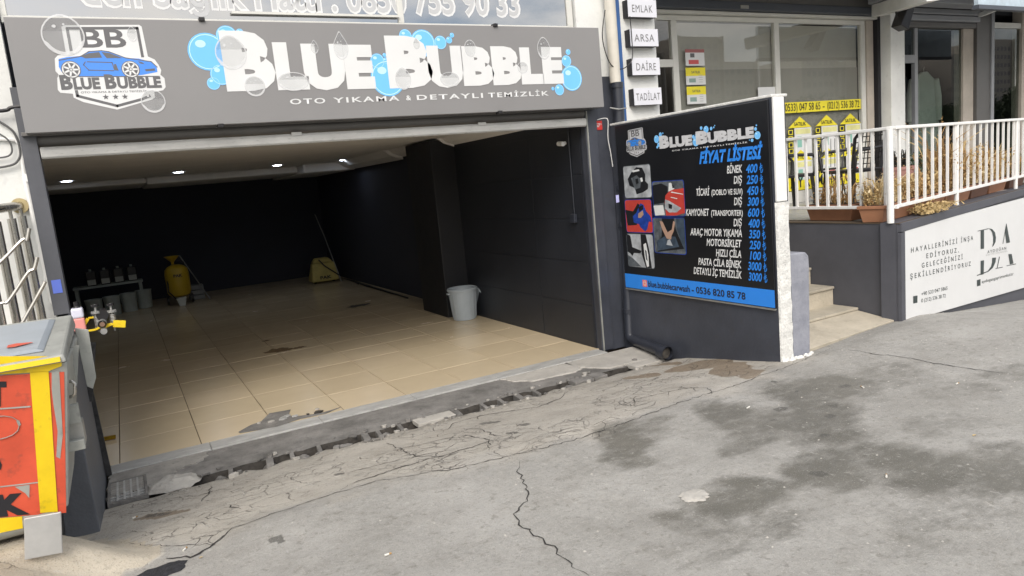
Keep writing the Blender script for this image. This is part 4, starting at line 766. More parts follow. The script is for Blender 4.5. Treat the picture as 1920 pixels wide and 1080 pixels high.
for s_, a, b in [('HAYALLERİNİZİ İNŞA', (0.2167, 0.8189), (1.917, 0.7191)), ('EDİYORUZ,', (0.5932, 0.7128), (1.4761, 0.6499)), ('GELECEĞİNİZİ', (0.4735, 0.6376), (1.5963, 0.559)), ('ŞEKİLLENDİRİYORUZ', (0.1938, 0.5763), (1.8497, 0.4491))]: dtext(s_, a, b, .048, .004, 1.7)
for s_, a, b in [('+90 533 047 5865',(0.4579,0.3701),(1.1509,0.3094)),('0 (212) 536 38 72',(0.4568,0.3067),(1.1007,0.24)),('aydogangayrimenkul.tr',(2.217,0.1953),(3.399,0.097))]: dtext(s_, a, b, .036, .0)
dtext('AYDOĞAN', *((2.403,0.5035),(3.0917,0.4562)), .034, 0, 1.4); dtext('GAYRİMENKUL', *((2.3473,0.4828),(3.1504,0.4213)), .018, 0, 1.4, flat('faint_ink', (.4, .42, .4)))
mb = MB()
for pts in [[(2.1662,0.7921),(2.2804,0.7851),(2.2847,0.5753),(2.17,0.586)],[(2.0686,0.8005),(2.4323,0.7854),(2.4325,0.777),(2.0687,0.794)],[(2.4221,0.7866),(2.5625,0.7616),(2.6642,0.712),(2.7035,0.6472),(2.6888,0.5975),(2.6205,0.5637),(2.5679,0.5571),(2.6036,0.6001),(2.602,0.66),(2.5635,0.7242),(2.4947,0.7629)],[(3.0973,0.7618),(3.2451,0.5197),(3.0947,0.5287),(3.0322,0.6849)],[(3.0973,0.7618),(2.9756,0.5373),(2.9532,0.5403),(3.0802,0.7637)],[(2.1724,0.4548),(2.2874,0.4445),(2.2805,0.2875),(2.1753,0.2961)],[(2.5713,0.4301),(2.7158,0.4126),(2.6957,0.3635),(2.601,0.3087),(2.4441,0.2903),(2.0523,0.3043),(2.0521,0.3143),(2.418,0.303),(2.5369,0.3358),(2.5726,0.3819)],[(2.8248,0.4055),(2.8578,0.4043),(2.7739,0.282),(2.7467,0.2827)],[(2.6978,0.2903),(2.9683,0.2661),(2.9686,0.2572),(2.698,0.2833)],[(3.1806,0.3866),(3.3159,0.3692),(3.3928,0.2413),(3.2501,0.2519)],[(3.1163,0.2578),(3.4961,0.2258),(3.4965,0.2165),(3.1166,0.2506)],[(0.2601,0.4031),(0.36,0.3922),(0.3586,0.3237),(0.2586,0.3339)],[(2.053,0.2578),(2.1711,0.2499),(2.1725,0.1776),(2.0541,0.1879)]]: ppoly(DP, pts, .0013, mb)
mb.build('monogram', dark, dpn)
# railing
ra = thing('terrace_railing', 'white painted metal railing with thin bars along terrace edge', 'railing', wp(0, -.06, ZT))
RN = -.06; RZ = 1.9651; RB = 1.2572
mbp = MB(); 
for s in (0, 1.70, 3.80, 5.9, 8.0):
    x, y_, _ = wp(s, RN, 0); MB().tube([(x, y_, ZT), (x, y_, RZ-.012)], .030 if s == 0 else .023, 10).build('post', WPAINT, ra, smooth=True)
MB().bar(wp(-.02, RN, RZ), wp(LEN, RN, RZ), .045, .03).build('top_rail', WPAINT, ra, bev=.006)
MB().bar(wp(0, RN, RB), wp(LEN, RN, RB), .03, .03).build('bottom_rail', WPAINT, ra, bev=.004)
lx = QX + .06
MB().bar((lx, QY+.03, RZ), (lx, 5.6, RZ), .045, .03).build('top_rail', WPAINT, ra, bev=.006)
MB().bar((lx, QY+.03, RB), (lx, 5.6, RB), .03, .03).build('bottom_rail', WPAINT, ra, bev=.004)
pr0 = MB().box(-.011, .011, -.011, .011, RB+.014, RZ-.014).build('baluster', WPAINT); pr0.parent = ra; pr0.location = Vector(wp(.205, RN, 0)) - ra.location
for i in range(1, 44):
    s = .205*(i+1)
    if min(abs(s - q_) for q_ in (1.70, 3.80, 5.9, 8.0)) < .06: continue
    c = pr0.copy(); COL.objects.link(c); c.parent = ra; c.location = Vector(wp(s, RN, 0)) - ra.location
    c.rotation_euler.z = math.atan2(DY, DX)
for i in range(1, 13):
    c = pr0.copy(); COL.objects.link(c); c.parent = ra; c.location = Vector((lx, QY + .03 + .122*i, 0)) - ra.location
for o in list(ra.children):
    if o.name.startswith('baluster'): o.location.z = -ra.location.z
# ---- office front
def frame(x0, x1, z0, z1, par, m=PFRAME, y0=6.86, y1=6.92, nm='frame_bar'): return mbox(x0, x1, y0, y1, z0, z1).build(nm, m, par, bev=.003)
zA, zB = 1.125, 3.60
frame(5.0, 9.86, zB-.06, zB, off); frame(5.0, 9.86, zA, zA+.16, off)
for px_ in [6.2378,8.0246,9.818]: frame(px_-.045, px_+.045, zA+.161, zB-.061, off)
xm0, xm1, xm2 = [6.2378,8.0246,9.818]
frame(5.0, xm0-.046, 2.99, 3.08, off)
frame(9.87, 10.02, zA, zB, off, BEIGEW, 6.84, 6.95, 'reveal')
Po(mbox(5.0, xm0-.046, 6.885, 6.891, zA+.161, 2.989), 'door_glass', glass('door_glass', (.30, .30, .28), .12))
Po(mbox(5.0, xm0-.046, 6.885, 6.891, 3.081, zB-.061), 'pane', GL1)
Po(mbox(xm0+.046, xm1-.046, 6.885, 6.891, zA+.161, zB-.061), 'pane', GL1)
Po(mbox(xm1+.046, xm2-.046, 6.885, 6.891, zA+.161, zB-.061), 'pane', GL1)
Po(mbox(5.0, 10.04, 6.78, 6.95, 3.605, 3.64), 'shutter_edge', PFRAME, bev=.004); Po(mbox(5.0, 10.04, 6.70, 6.95, 3.645, 3.745), 'shutter_box', BEAMD, bev=.006); Po(mbox(5.0, 10.04, 6.72, 6.95, 3.75, 3.86), 'soffit_board', SHUTD)
Po(mbox(7.2, 7.34, 6.69, 6.699, 3.66, 3.70), 'shutter_label', GALV)
Po(mbox(10.03, 10.10, 6.78, 6.98, zA-.0, 3.9), 'shutter_track', INKD)
Po(mbox(xm0+.05, xm2-.05, 6.93, 6.935, zA+.17, 2.96), 'grey_haze_sheet', mat('haze_grey', (.36, .365, .35), .8, var=.08, scale=.7)); Po(mbox(xm0+.05, xm2-.05, 6.94, 6.945, 2.96, zB-.07), 'pale_haze_sheet', mat('haze_pale', (.50, .50, .48), .8, var=.06, scale=.7))  # added sheets: grey haze of the panes put into their colour, paler above
# interior of the office
Po(mbox(5.0, 10.1, 8.6, 8.7, 1.0, 3.9), 'rear_wall', INTW); Po(mbox(5.0, 10.1, 6.93, 10.5, 1.05, 1.12), 'interior_floor', INTW); Po(mbox(4.8, 4.99, 6.93, 10.5, 1.0, 3.9), 'interior_wall', INTW); Po(mbox(10.11, 10.2, 6.99, 10.5, 1.0, 3.9), 'interior_wall', INTW); Po(mbox(5.0, 10.1, 6.96, 10.5, 3.80, 3.9), 'interior_ceiling', INTW)
HP = Plane((0, 6.882, 0), (1, 0, 0), (0, 0, 1))
# posters on the inside of the glass
HC = [0]
def hp(pts, d, nm, m, par=off):
    HC[0] += 1; return shape(HP, pts, d - .001 + .00004*HC[0], nm, m, par)
def rect(p, q_): return [(p[0], p[1]), (q_[0], p[1]), (q_[0], q_[1]), (p[0], q_[1])]
pz = [((6.4148,3.0038), (6.7303,3.202), 'wr'), ((6.4062,2.7724), (6.7327,2.9811), 'wy'), ((6.4064,2.5391), (6.7256,2.7522), 'wy')]
for i, (a, c, k_) in enumerate(pz):
    hp(rect(a, c), .001, 'poster', INKW); hh = c[1]-a[1]; ww = c[0]-a[0]
    if k_ == 'wr':
        hp(rect((a[0], c[1]-.04), c), .002, 'poster_print', flat('poster_maroon', (.35, .12, .12))); hp(rect((a[0]+.05, a[1]+.02), (c[0]-.1, a[1]+.07)), .002, 'poster_print', flat('poster_red', (.6, .1, .1))); hp(rect((a[0]+.08, a[1]+.10), (a[0]+.15, a[1]+.15)), .002, 'poster_print', INKG)
    else:
        hp(rect((a[0], c[1]-.10), c), .002, 'poster_print', YEL); text(HP, 'SATILIK', a[0]+.09, c[0]-.09, c[1]-.07, .03, .006, INKG, off)
        hp(rect((a[0]+.05, a[1]+.03), (a[0]+.16, c[1]-.13)), .002, 'poster_print', flat('poster_teal', (.25, .36, .33)))
        for j in range(4): hp(rect((a[0]+.21, a[1]+.03+.028*j), (c[0]-.05, a[1]+.036+.028*j)), .002, 'poster_print', MATS['faint_ink'])
ws = ((7.6542,2.5376),(7.9889,2.7164)); hp(rect(*ws), .001, 'paper_sheet', INKW)
b0, b1 = ((8.1156,2.3592),(9.7246,2.501))
hp(rect((xm1+.05, b0[1]+.0), (xm2-.05, b1[1]-.0)), .001, 'phone_band', YEL)
hp(rect((xm0+.05, b0[1]+.0), (xm1-.05, b1[1]-.05)), .001, 'phone_band', YEL)
zc = (b0[1]+b1[1])/2 - .045
text(HP, '(0533) 047 58 65', xm1+.10, xm1+.85, zc, .10, .0065, INKD, off, bold=.0); text(HP, '-', xm1+.90, xm1+.94, zc, .10, .0065, INKD, off); text(HP, '(0212) 536 38 72', xm1+1.0, xm2-.09, zc, .10, .0065, INKD, off, bold=.0)
l0, l1 = (1.2953,1.5291)
hp(rect((xm1+.05, l0), (xm2-.05, l1)), .001, 'name_band', YEL); hp(rect((xm0+.05, l0), (xm1-.05, l1)), .001, 'name_band', YEL)
text(HP, 'GAYRİMENKUL', xm1+.03, xm2-.20, (l0+l1)/2-.08, .15, .0065, INKD, off, bold=.02, spacing=1.5)
for row_, zt_ in ((0, 2.3045), (1, 1.8506)):
    for i, px_ in enumerate((xm1+.42, xm1+.98, xm1+1.50)):
        hw = .235; hp([(px_-hw, zt_-.15), (px_+hw, zt_-.15), (px_, zt_)], .001, 'house_poster', YEL)
        text(HP, 'SATILIK', px_-.12, px_+.12, zt_-.125, .05, .0065, INKD, off, bold=.01)
        hp(rect((px_-hw+.12, zt_-(.62 if row_ == 0 else .42)), (px_+hw, zt_-.155)), .001, 'house_poster', INKW); hp(rect((px_-hw+.14, zt_-.24), (px_+hw-.02, zt_-.17)), .002, 'house_poster', mat('pale_yellow_ink', (.78, .76, .35), .4))
        hp(rect((px_-.06, zt_-.42), (px_+.03, zt_-.27)), .002, 'house_poster', flat('poster_green', (.25, .5, .42)))
        if row_ == 1: hp(rect((px_-.05, zt_-.38), (px_+.15, zt_-.33)), .002, 'house_poster', flat('poster_red', (.6, .1, .1)))
        for j in range(4 if row_ == 0 else 0): hp(rect((px_-hw, zt_-.24-.085*j), (px_-hw+.09, zt_-.175-.085*j)), .001, 'poster_tab', YEL); hp(rect((px_-hw+.015, zt_-.23-.085*j), (px_-hw+.075, zt_-.185-.085*j)), .002, 'poster_tab', INKD)
# ---- clothing shop
cs = thing('clothing_shop', 'dark clothing shopfront with open door behind the potted plants', 'shop', (12.3, 6.9, 1.1))
Pc = lambda mb, n, m, **k: mb.build(n, m, cs, **k)
x_p0, x_p1, x_d, x_b0, x_b1, x_t1, x_g1 = [10.096,10.4268,11.0911,12.3288,12.62,13.0779,14.0806]
Pc(mbox(x_p0, x_p1, 6.62, 7.0, ZT, 3.9), 'pillar', WHITE, bev=.008)
Pc(mbox(x_p0-.01, x_p1+.02, 6.60, 6.619, ZT+.003, ZT+.22), 'pillar_base', mat('dirty_pillar_base', (.10, .08, .06), .8, var=.3))
frame(x_p1+.02, x_p1+.09, ZT, 3.55, cs, PFRAMEG); frame(x_d-.04, x_d+.04, ZT, 3.55, cs, PFRAMEG); frame(x_p1+.091, x_d-.041, 3.0, 3.12, cs, PFRAMEG)
frame(x_b0, x_b1, ZT, 3.55, cs, BEIGEW, 6.85, 7.0, 'reveal'); frame(x_b1+.01, x_t1-.06, ZT, 3.9, cs, SHUTD, 6.80, 6.9, 'shutter_track'); frame(x_t1-.055, x_t1+.03, ZT, 3.9, cs, PFRAMEG, 6.78, 6.9)
Pc(mbox(x_p1, x_b1, 6.80, 6.98, 3.52, 3.60), 'shutter_bar', SHUTD, bev=.01)
for z0 in (3.605, 3.70): Pc(mbox(x_p1, x_b1, 6.74, 6.98, z0, z0+.085), 'shutter_slat', PFRAMEG, bev=.012)
Pc(mbox(x_d+.041, x_b0-.001, 6.885, 6.891, ZT, 3.52), 'pane', GL2); Pc(mbox(x_p1+.091, x_d-.041, 6.885, 6.891, 3.121, 3.52), 'pane', GL2)
Pc(mbox(x_t1+.031, x_g1, 6.885, 6.891, ZT, 3.55), 'pane', GL2); frame(x_t1+.031, x_g1+.1, 3.551, 3.64, cs)
Pc(mbox(x_g1+.0, x_g1+.9, 6.84, 7.0, ZT, 3.9), 'pillar', BEIGEW)
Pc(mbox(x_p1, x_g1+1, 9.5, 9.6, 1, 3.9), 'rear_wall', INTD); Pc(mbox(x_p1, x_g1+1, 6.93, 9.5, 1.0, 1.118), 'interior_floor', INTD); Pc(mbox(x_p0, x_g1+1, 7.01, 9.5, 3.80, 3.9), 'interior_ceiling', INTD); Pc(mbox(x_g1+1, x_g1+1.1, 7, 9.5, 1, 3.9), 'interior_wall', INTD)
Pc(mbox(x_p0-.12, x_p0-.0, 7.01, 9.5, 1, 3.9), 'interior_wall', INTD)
# canopy slab over both shops, with its pale braces
cn = thing('balcony_slab', 'concrete balcony slab roofing the two shopfronts', 'balcony', (9, 6, 3.87))
mbox(5.25, 17, 5.5, 7.3, 3.905, 4.1).build('slab', mat('soffit_grey', (.32, .32, .32), .85), cn)
MB().bar((9.7699, 6.6, 3.6751), (9.0803, 5.4, 3.5699), .16, .16).build('brace', WPAINT, cn)
mbox(9.5652, 16, 6.35, 6.60, 3.75, 3.9).build('beam', PFRAMEG, cn, bev=.01)
MB().bar((12.3416, 6.6, 3.6753), (11.7566, 5.8, 3.6661), .06, .06).build('brace', WPAINT, cn)
mbox(9.5825, 15, 5.15, 5.2, 3.3968, 3.3968+.5).build('fascia', mat('pale_blue_fascia', (.5, .6, .68), .4), cn)
mbox(9.5825, 15, 5.14, 5.22, 3.3968-.05, 3.3968-.002).build('fascia_edge', BEAMD, cn)
fx_, fz_ = (9.7518,3.5093)
fl_ = thing('floodlight', 'black floodlight tilted on a bracket under the balcony brace', 'floodlight', (fx_, 6.2, fz_))
MB().hexa([(fx_-.22, 6.25, fz_-.14), (fx_-.05, 6.25, fz_-.20), (fx_-.05, 6.1, fz_-.20), (fx_-.22, 6.1, fz_-.14)], [(fx_-.06, 6.28, fz_+.06), (fx_+.16, 6.28, fz_+.17), (fx_+.16, 6.12, fz_+.17), (fx_-.06, 6.12, fz_+.06)]).build('housing', PLASB, fl_, bev=.01)
MB().wire([(fx_-.16, 6.2, fz_-.02), (fx_-.19, 6.2, fz_+.14), (fx_-.14, 6.2, fz_+.17), (fx_+.09, 6.2, fz_+.26), (fx_+.12, 6.2, fz_+.25), (fx_+.11, 6.2, fz_+.10)], .012, 6).build('bracket', PLASB, fl_)
# garments
def garment(name, label, cat, x, y, ztop, L_, wd, m, sleeves=True, group=None):
    e = thing(name, label, cat, (x, y, ztop-L_), group)
    prof = [(0, .10), (.04, .26), (.10, .46), (.25, .48), (.6, .50), (1., .56)]
    vs = []; n = 18; rr_ = random.Random(int(x*100))
    for t, hw in prof:
        for i in range(n):
            a = 2*math.pi*i/n; f = 1 + .07*math.sin(5*a + t*3)*(t > .2); vs.append((x + wd*hw*math.cos(a)*f, y + wd*.16*math.sin(a)*f*(.5+t*.5), ztop - L_*t))
    MB().add(vs, [(r_*n+i, r_*n+(i+1)%n, (r_+1)*n+(i+1)%n, (r_+1)*n+i) for r_ in range(len(prof)-1) for i in range(n)]).build('body', m, e, smooth=True)
    if sleeves:
        for s in (-1, 1): MB().tube([(x+s*wd*.42, y, ztop-L_*.10), (x+s*wd*.56, y, ztop-L_*.32), (x+s*wd*.62, y, ztop-L_*.62)], [wd*.13, wd*.12, wd*.09], 10).build('sleeve', m, e, smooth=True)
    MB().tube([(x, y, ztop-.01), (x, y, ztop+.05), (x+.02, y, ztop+.08)], .006, 6).build('hanger', GALV, e)
    return e
gx_, gz_ = (11.6719,2.8958)
garment('hanging_shirt', 'white long sleeved shirt hanging behind the shop glass', 'shirt', gx_, 7.1, gz_, 1.25, .62, CLOTH)
gx2, gz2 = (11.2412,2.8773)
garment('hanging_jacket', 'dark jacket hanging in the open shop doorway', 'jacket', gx2, 7.2, gz2, 1.3, .5, CLOTHD)
for i, px_ in enumerate([10.9584,11.2062,11.3744,11.7905,12.086]):
    garment('hanging_trousers', ['pale trousers hanging low in the shop doorway beside the pillar', 'grey-white trousers hanging low in the middle of the shop doorway', 'pale trousers hanging low against the shop door post', 'pale trousers hanging low behind the shop glass under the white shirt', 'pale trousers hanging low behind the shop glass right of the white shirt'][i], 'trousers', px_, 7.15, 2.15, .9, .22, CLOTH, False, 'trousers on the low rack')
# ---- plants in planters on the terrace
def blades(mb, x0, x1, y0, y1, z, n, h, rnd, frame_=None, thick=.0075, droop=.7):
    for i in range(int(n*2.6)):
        a = rnd.uniform(0, 1); c = rnd.uniform(0, 1); x = x0 + (x1-x0)*a; y = y0 + (y1-y0)*c; hh = h*rnd.uniform(.15, 1.0)*rnd.uniform(.5, 1.1); an = rnd.uniform(0, 6.28); le = rnd.uniform(.05, .5)*hh*droop*2
        p0 = Vector((x, y, z)); p1 = p0 + Vector((math.cos(an)*le*.4, math.sin(an)*le*.4, hh*.7)); p2 = p0 + Vector((math.cos(an)*le, math.sin(an)*le, hh*rnd.uniform(.6, 1.)))
        if frame_: p0, p1, p2 = (Vector(frame_(p.x, p.y, p.z)) for p in (p0, p1, p2))
        w_ = Vector((-math.sin(an), math.cos(an), rnd.uniform(-.5, .5))) * thick*rnd.uniform(.5, 1.4)
        o = len(mb.v); mb.add([p0-w_*.5, p0+w_*.5, p1-w_, p1+w_, p2], [(0,1,3,2), (2,3,4)])
        for k in range(6):
            q_ = p0.lerp(p2, rnd.uniform(.3, 1)); v1 = Vector((rnd.uniform(-1,1), rnd.uniform(-1,1), rnd.uniform(-1,.4)))*thick*3.2; v2 = Vector((rnd.uniform(-1,1), rnd.uniform(-1,1), rnd.uniform(-1,1)))*thick*1.5
            mb.add([q_, q_+v1*.5+v2, q_+v1, q_+v1*.5-v2], [(0,1,2,3)])
def trough(label, F_, s0, s1, n0, n1, z, h, m, n, ph, rnd, mats, grp='terracotta planters with dried plants'):
    """planter box in frame F_(s, n, z)"""
    c = Vector(F_((s0+s1)/2, (n0+n1)/2, z)); e = thing('planter', label, 'planter', c, grp); t = .025; i = .035
    def bx(a0, a1, b0, b1, z0, z1, ins=0): return MB().hexa([F_(a0+ins, b0+ins, z0), F_(a1-ins, b0+ins, z0), F_(a1-ins, b1-ins, z0), F_(a0+ins, b1-ins, z0)], [F_(a0, b0, z1), F_(a1, b0, z1), F_(a1, b1, z1), F_(a0, b1, z1)])
    bx(s0, s1, n0, n1, z, z+h-.03, .025).build('box', m, e, bev=.005)
    bx(s0-.012, s1+.012, n0-.012, n1+.012, z+h-.0295, z+h).build('rim', m, e, bev=.004)
    bx(s0+.02, s1-.02, n0+.02, n1-.02, z+h+.0005, z+h+.006).build('soil', SOIL, e)
    for mm, fr in mats:
        mb = MB(); blades(mb, s0+.03, s1-.03, n0+.03, n1-.03, z+h, int(n*fr), ph, rnd, F_); mb.build('foliage', mm, e)
    return e
FW = lambda s, n, z: wp(s, n, z)
rp = random.Random(11)
D3 = [(DRY[0], .5), (DRY[1], .3), (DRY[2], .2)]
trough('terracotta planter of straw-dry plants at the railing corner', FW, -.02+.06, .78, -.36, -.13, ZT, .155, TERRA, 300, .34, rp, D3)
trough('long terracotta planter right of the railing corner one', FW, .84, 1.60, -.36, -.13, ZT, .155, TERRA, 170, .30, rp, [(DRY[1], .6), (DRY[0], .4)])
trough('terracotta planter with the tallest dried stalks', FW, 1.63, 2.40, -.36, -.13, ZT, .155, TERRA, 260, .75, rp, [(DRY[1], .7), (DRY[0], .3)])
trough('terracotta planter with rusty dry stalks by the middle post', FW, 2.44, 3.05, -.36, -.13, ZT, .155, TERRAD, 220, .45, rp, D3)
trough('terracotta planter with tan dry stalks beside the far post', FW, 3.08, 3.72, -.36, -.13, ZT, .155, TERRA, 240, .5, rp, [(DRY[1], .6), (DRY[0], .4)])
trough('farthest dark planter with a few green leaves left', FW, 3.86, 4.5, -.36, -.13, ZT, .155, TERRAD, 200, .42, rp, [(DRY[1], .5), (OLIVE, .5)])
FY = lambda a, b, z: (a, b, z)
(ppx0, ppy0), (ppx1, ppy1) = ((6.351,5.2661),(6.517,4.971))
trough('small terracotta planter with one withered stalk behind left railing', FY, lx+.05, lx+.29, 4.50, 5.02, ZT, .16, TERRA, 26, .42, rp, [(DRY[1], 1.)])
mb = MB(); blades(mb, .62, 1.05, -.05, .0, ZT+.02, 70, .14, rp, FW, .010, 2.4); tag(mb.build('dry_sprig', DRY[0]), 'dry straw sprig hanging through the railing onto the cap', 'dried plant')
gp = (9.7327,6.0042)
e = thing('plant_pot', 'round terracotta pot with a dark green bushy plant', 'plant pot', (gp[0], gp[1], ZT))
MB().lathe([(.001, 0), (.11, 0), (.16, .22), (.175, .22), (.175, .26), (.155, .26), (.15, .24), (.001, .24)], 20, (gp[0], gp[1], ZT)).build('pot', TERRA, e, smooth=True)
mb = MB(); rg = random.Random(5)
for i in range(420):
    v = Vector((rg.gauss(0, 1), rg.gauss(0, 1), rg.gauss(0, 1))).normalized()*rg.uniform(.3, 1); c = Vector((gp[0]+v.x*.2, gp[1]+v.y*.2, ZT+.40+v.z*.17)); a = Vector((rg.uniform(-1,1), rg.uniform(-1,1), rg.uniform(-1,1)))*.03; b_ = Vector((rg.uniform(-1,1), rg.uniform(-1,1), rg.uniform(-1,1)))*.016
    mb.add([c, c+a*.5+b_, c+a, c+a*.5-b_], [(0,1,2,3)])
mb.build('foliage', GREEN, e)
gp2 = (9.3561,6.0628)
e = thing('pink_pot', 'pinkish pot behind the straw plants near the shop door', 'plant pot', (gp2[0], gp2[1], ZT))
MB().lathe([(.001, 0), (.14, 0), (.21, .34), (.22, .34), (.22, .38), (.19, .38), (.18, .35), (.001, .35)], 20, (gp2[0], gp2[1], ZT)).build('pot', mat('dull_pink_clay', (.42, .22, .19), .6), e, smooth=True)
mb = MB(); blades(mb, gp2[0]-.12, gp2[0]+.12, gp2[1]-.1, gp2[1]+.1, ZT+.36, 60, .35, rg); mb.build('foliage', mat('blackened_leaf', (.02, .018, .015), .7), e)
# ---- terrace chairs and table
def armchair(label, x, y, rz):
    e = thing('armchair', label, 'chair', (0, 0, 0), 'black plastic armchairs on the terrace')
    for sx in (-1, 1):
        for sy in (-1, 1): MB().bar((sx*.25, sy*.24, 0), (sx*.22, sy*.20, .42), .035, .035).build('leg', PLASB, e, bev=.004)
        MB().tube([(sx*.26, -.22, .42), (sx*.28, -.24, .60), (sx*.28, -.18, .66), (sx*.27, .18, .68), (sx*.24, .24, .74)], .02, 8).build('armrest', PLASB, e, smooth=True)
    mbox(-.24, .24, -.23, .22, .40, .44).build('seat', PLASB, e, bev=.012)
    b = MB(); b.tube([(-.22, .21, .43), (-.23, .27, .80), (-.17, .29, .88), (.17, .29, .88), (.23, .27, .80), (.22, .21, .43)], .02, 8)
    b.build('back_frame', PLASB, e, smooth=True)
    for i in range(7): MB().tube([(-.165+.055*i, .215, .44), (-.165+.055*i, .285, .87)], .006, 5).build('back_strand', PLASB, e)
    for i in range(6): MB().tube([(-.21, .225+.012*i, .49+.065*i), (.21, .225+.012*i, .49+.065*i)], .006, 5).build('back_strand', PLASB, e)
    e.location = (x, y, ZT); e.rotation_euler.z = rz; e['label'] = label; return e
c1 = (7.8689,5.6682); c2 = (7.4597,6.1159); c3 = (8.4592,6.4461); t1 = (9.2763,7.4033)
armchair('black plastic armchair right of the terrace table', c1[0], c1[1], math.radians(-100))
armchair('black plastic armchair half hidden by the white wall end', c2[0]-.1, c2[1]+.1, math.radians(70))
e = thing('bistro_chair', 'thin black wire bistro chair between table and armchair', 'chair', (0,0,0))
for sx in (-1, 1):
    MB().tube([(sx*.18, -.2, 0), (sx*.14, .16, .44), (sx*.16, .22, .62), (sx*.12, .25, .84), (0, .26, .9)], .009, 6).build('leg', PLASB, e, smooth=True)
    MB().tube([(sx*.18, .24, 0), (sx*.15, -.15, .44)], .009, 6).build('leg', PLASB, e, smooth=True)
MB().lathe([(.001, .45), (.19, .45), (.2, .44), (.19, .43), (.001, .43)], 20).build('seat', PLASB, e, smooth=True)
for i in range(5): MB().tube([(-.10+.05*i, .18, .46), (-.10+.05*i, .25, .84)], .004, 5).build('back_wire', PLASB, e)
e.location = (c3[0], c3[1], ZT); e.rotation_euler.z = math.radians(-60)
e = thing('terrace_table', 'dark square terrace table in front of the yellow posters', 'table', (0,0,0))
mbox(-.38, .38, -.38, .38, .70, .735).build('tabletop', PLASB, e, bev=.01); mbox(-.34, .34, -.34, .34, .655, .699).build('apron', PLASB, e)
for sx in (-1, 1):
    for sy in (-1, 1): mbox(sx*.33-.025, sx*.33+.025, sy*.33-.025, sy*.33+.025, 0, .654).build('leg', PLASB, e, bev=.003)
e.location = (t1[0], t1[1], ZT); e.rotation_euler.z = .1
# ---- left landing, railing, conduit
ZL = 1.18
ld = thing('landing_wall', 'dark grey painted wall carrying a pale stone landing left of garage', 'wall', (-1.5, 5.2, 0))
b = MB(); pr = [(4.52, .0), (5.915, -.1), (5.915, ZL-.04), (5.45, ZL-.04), (4.52, .80)]
pr = [(4.52, -.2), (5.84, -.2), (5.84, ZL-.041), (5.42, ZL-.041), (4.52, .86)]
b.prism([(-.36, y_, z_) for y_, z_ in pr], (-3, 0, 0)); b.build('wall', mat('landing_wall_paint', (.13, .14, .16), .55, var=.15, scale=3, bump=.2, dirt=.1), ld, bev=.006)
mbox(-3.4, -.375, 5.42, 5.915, ZL-.04, ZL).build('landing_slab', mat('landing_stone', (.42, .39, .33), .6, var=.1, dirt=.1), ld, bev=.004)
mbox(-3.4, -.37, 5.55, 5.60, ZL-.35, ZL-.0415).build('slab_edge', BEIGEC, ld)
hr = thing('stair_railing', 'stainless steel railing with round balusters and bent rods on landing', 'railing', (-.6, 5.8, ZL))
hx, hz = (-0.5641,1.9729)
MB().wire([(hx, 5.90, hz), (hx-.05, 5.80, hz-.005), (hx-.16, 5.6, hz-.02), (hx-.45, 5.2, hz-.06)], .030, 14).build('handrail', STEEL, hr, smooth=True)
MB().tube([(hx+.0, 5.885, hz), (hx+.0, 5.9185, hz)], .052, 18).build('wall_flange', mat('yellowed_flange', (.58, .47, .24), .6, var=.2), hr)
def bal(x, y, top): 
    MB().tube([(x, y, ZL+.001), (x, y, top-.05)], .026, 12).build('baluster', STEEL, hr, smooth=True); MB().tube([(x, y, top-.0495), (x, y, top)], .011, 8).build('baluster_pin', STEEL, hr); MB().tube([(x, y, ZL), (x, y, ZL+.012)], .033, 14).build('baluster_foot', STEEL, hr)
for i, (bx__, by__) in enumerate(((-0.5576, 5.82), (-0.6072, 5.72), (-0.6791, 5.62), (-0.7468, 5.52))): bal(bx__, by__, hz-.02-.012*i)
for a in ([(-0.5379,1.8161),(-0.5675,1.7311),(-0.5905,1.7414),(-0.7409,1.6069),(-0.8391,1.5551)], [(-0.5247,1.614),(-0.5564,1.5361),(-0.5978,1.5122),(-0.7302,1.3463),(-0.7723,1.331),(-0.8479,1.3289)], [(-0.5065,1.4383),(-0.5446,1.3799),(-0.6847,1.1767),(-0.7149,1.1444)]):
    MB().wire([(x*5.5/5.92, 5.5, 1.85+(z-1.85)*5.5/5.92) for x, z in a], .011, 8).build('bent_rod', STEEL, hr, smooth=True)
cd = thing('conduit', 'white plastic conduit running down beside the dark left jamb', 'conduit', (-.49, 5.9, ZL))
cxs = [(-0.4994,2.4146),(-0.5035,2.1707),(-0.4867,1.2675),(-0.4005,1.2412)]
MB().tube([(cxs[0][0]-.2, 5.9, cxs[0][1]+.02), (cxs[0][0]-.02, 5.9, cxs[0][1]), (cxs[0][0], 5.9, cxs[0][1]-.03), (cxs[1][0], 5.9, cxs[1][1])], .013, 8).build('upper_run', WPAINT, cd, smooth=True)
MB().tube([(cxs[1][0], 5.9, cxs[1][1]), (cxs[2][0], 5.9, cxs[2][1]+.03), (cxs[2][0]+.015, 5.9, cxs[2][1]), (cxs[3][0], 5.88, cxs[3][1])], .019, 10).build('lower_run', WPAINT, cd, smooth=True)
for z in (2.13, 1.45): MB().tube([(-.487, 5.9, z), (-.487, 5.9, z+.05)], .025, 10).build('collar', WPAINT, cd)
tag(MB().wire([(-1.2, 5.87, 2.62), (-.6, 5.86, 2.60), (-.50, 5.86, 2.62), (-.40, 5.85, 2.63)], .013, 6).build('cable_bundle', PLASB), 'upper black cable bundle crossing behind the sign end on the white wall', 'cable')
tag(MB().wire([(-.60, 5.9, 2.55), (-.52, 5.89, 2.47), (-.50, 5.89, 2.36), (-.52, 5.89, 2.28), (-.60, 5.89, 2.24), (-.9, 5.89, 2.22)], .008, 6).build('hanging_cable', mat('grey_cable', (.12, .12, .12), .5)), 'grey cable drooping in a loop on the left white wall', 'cable')
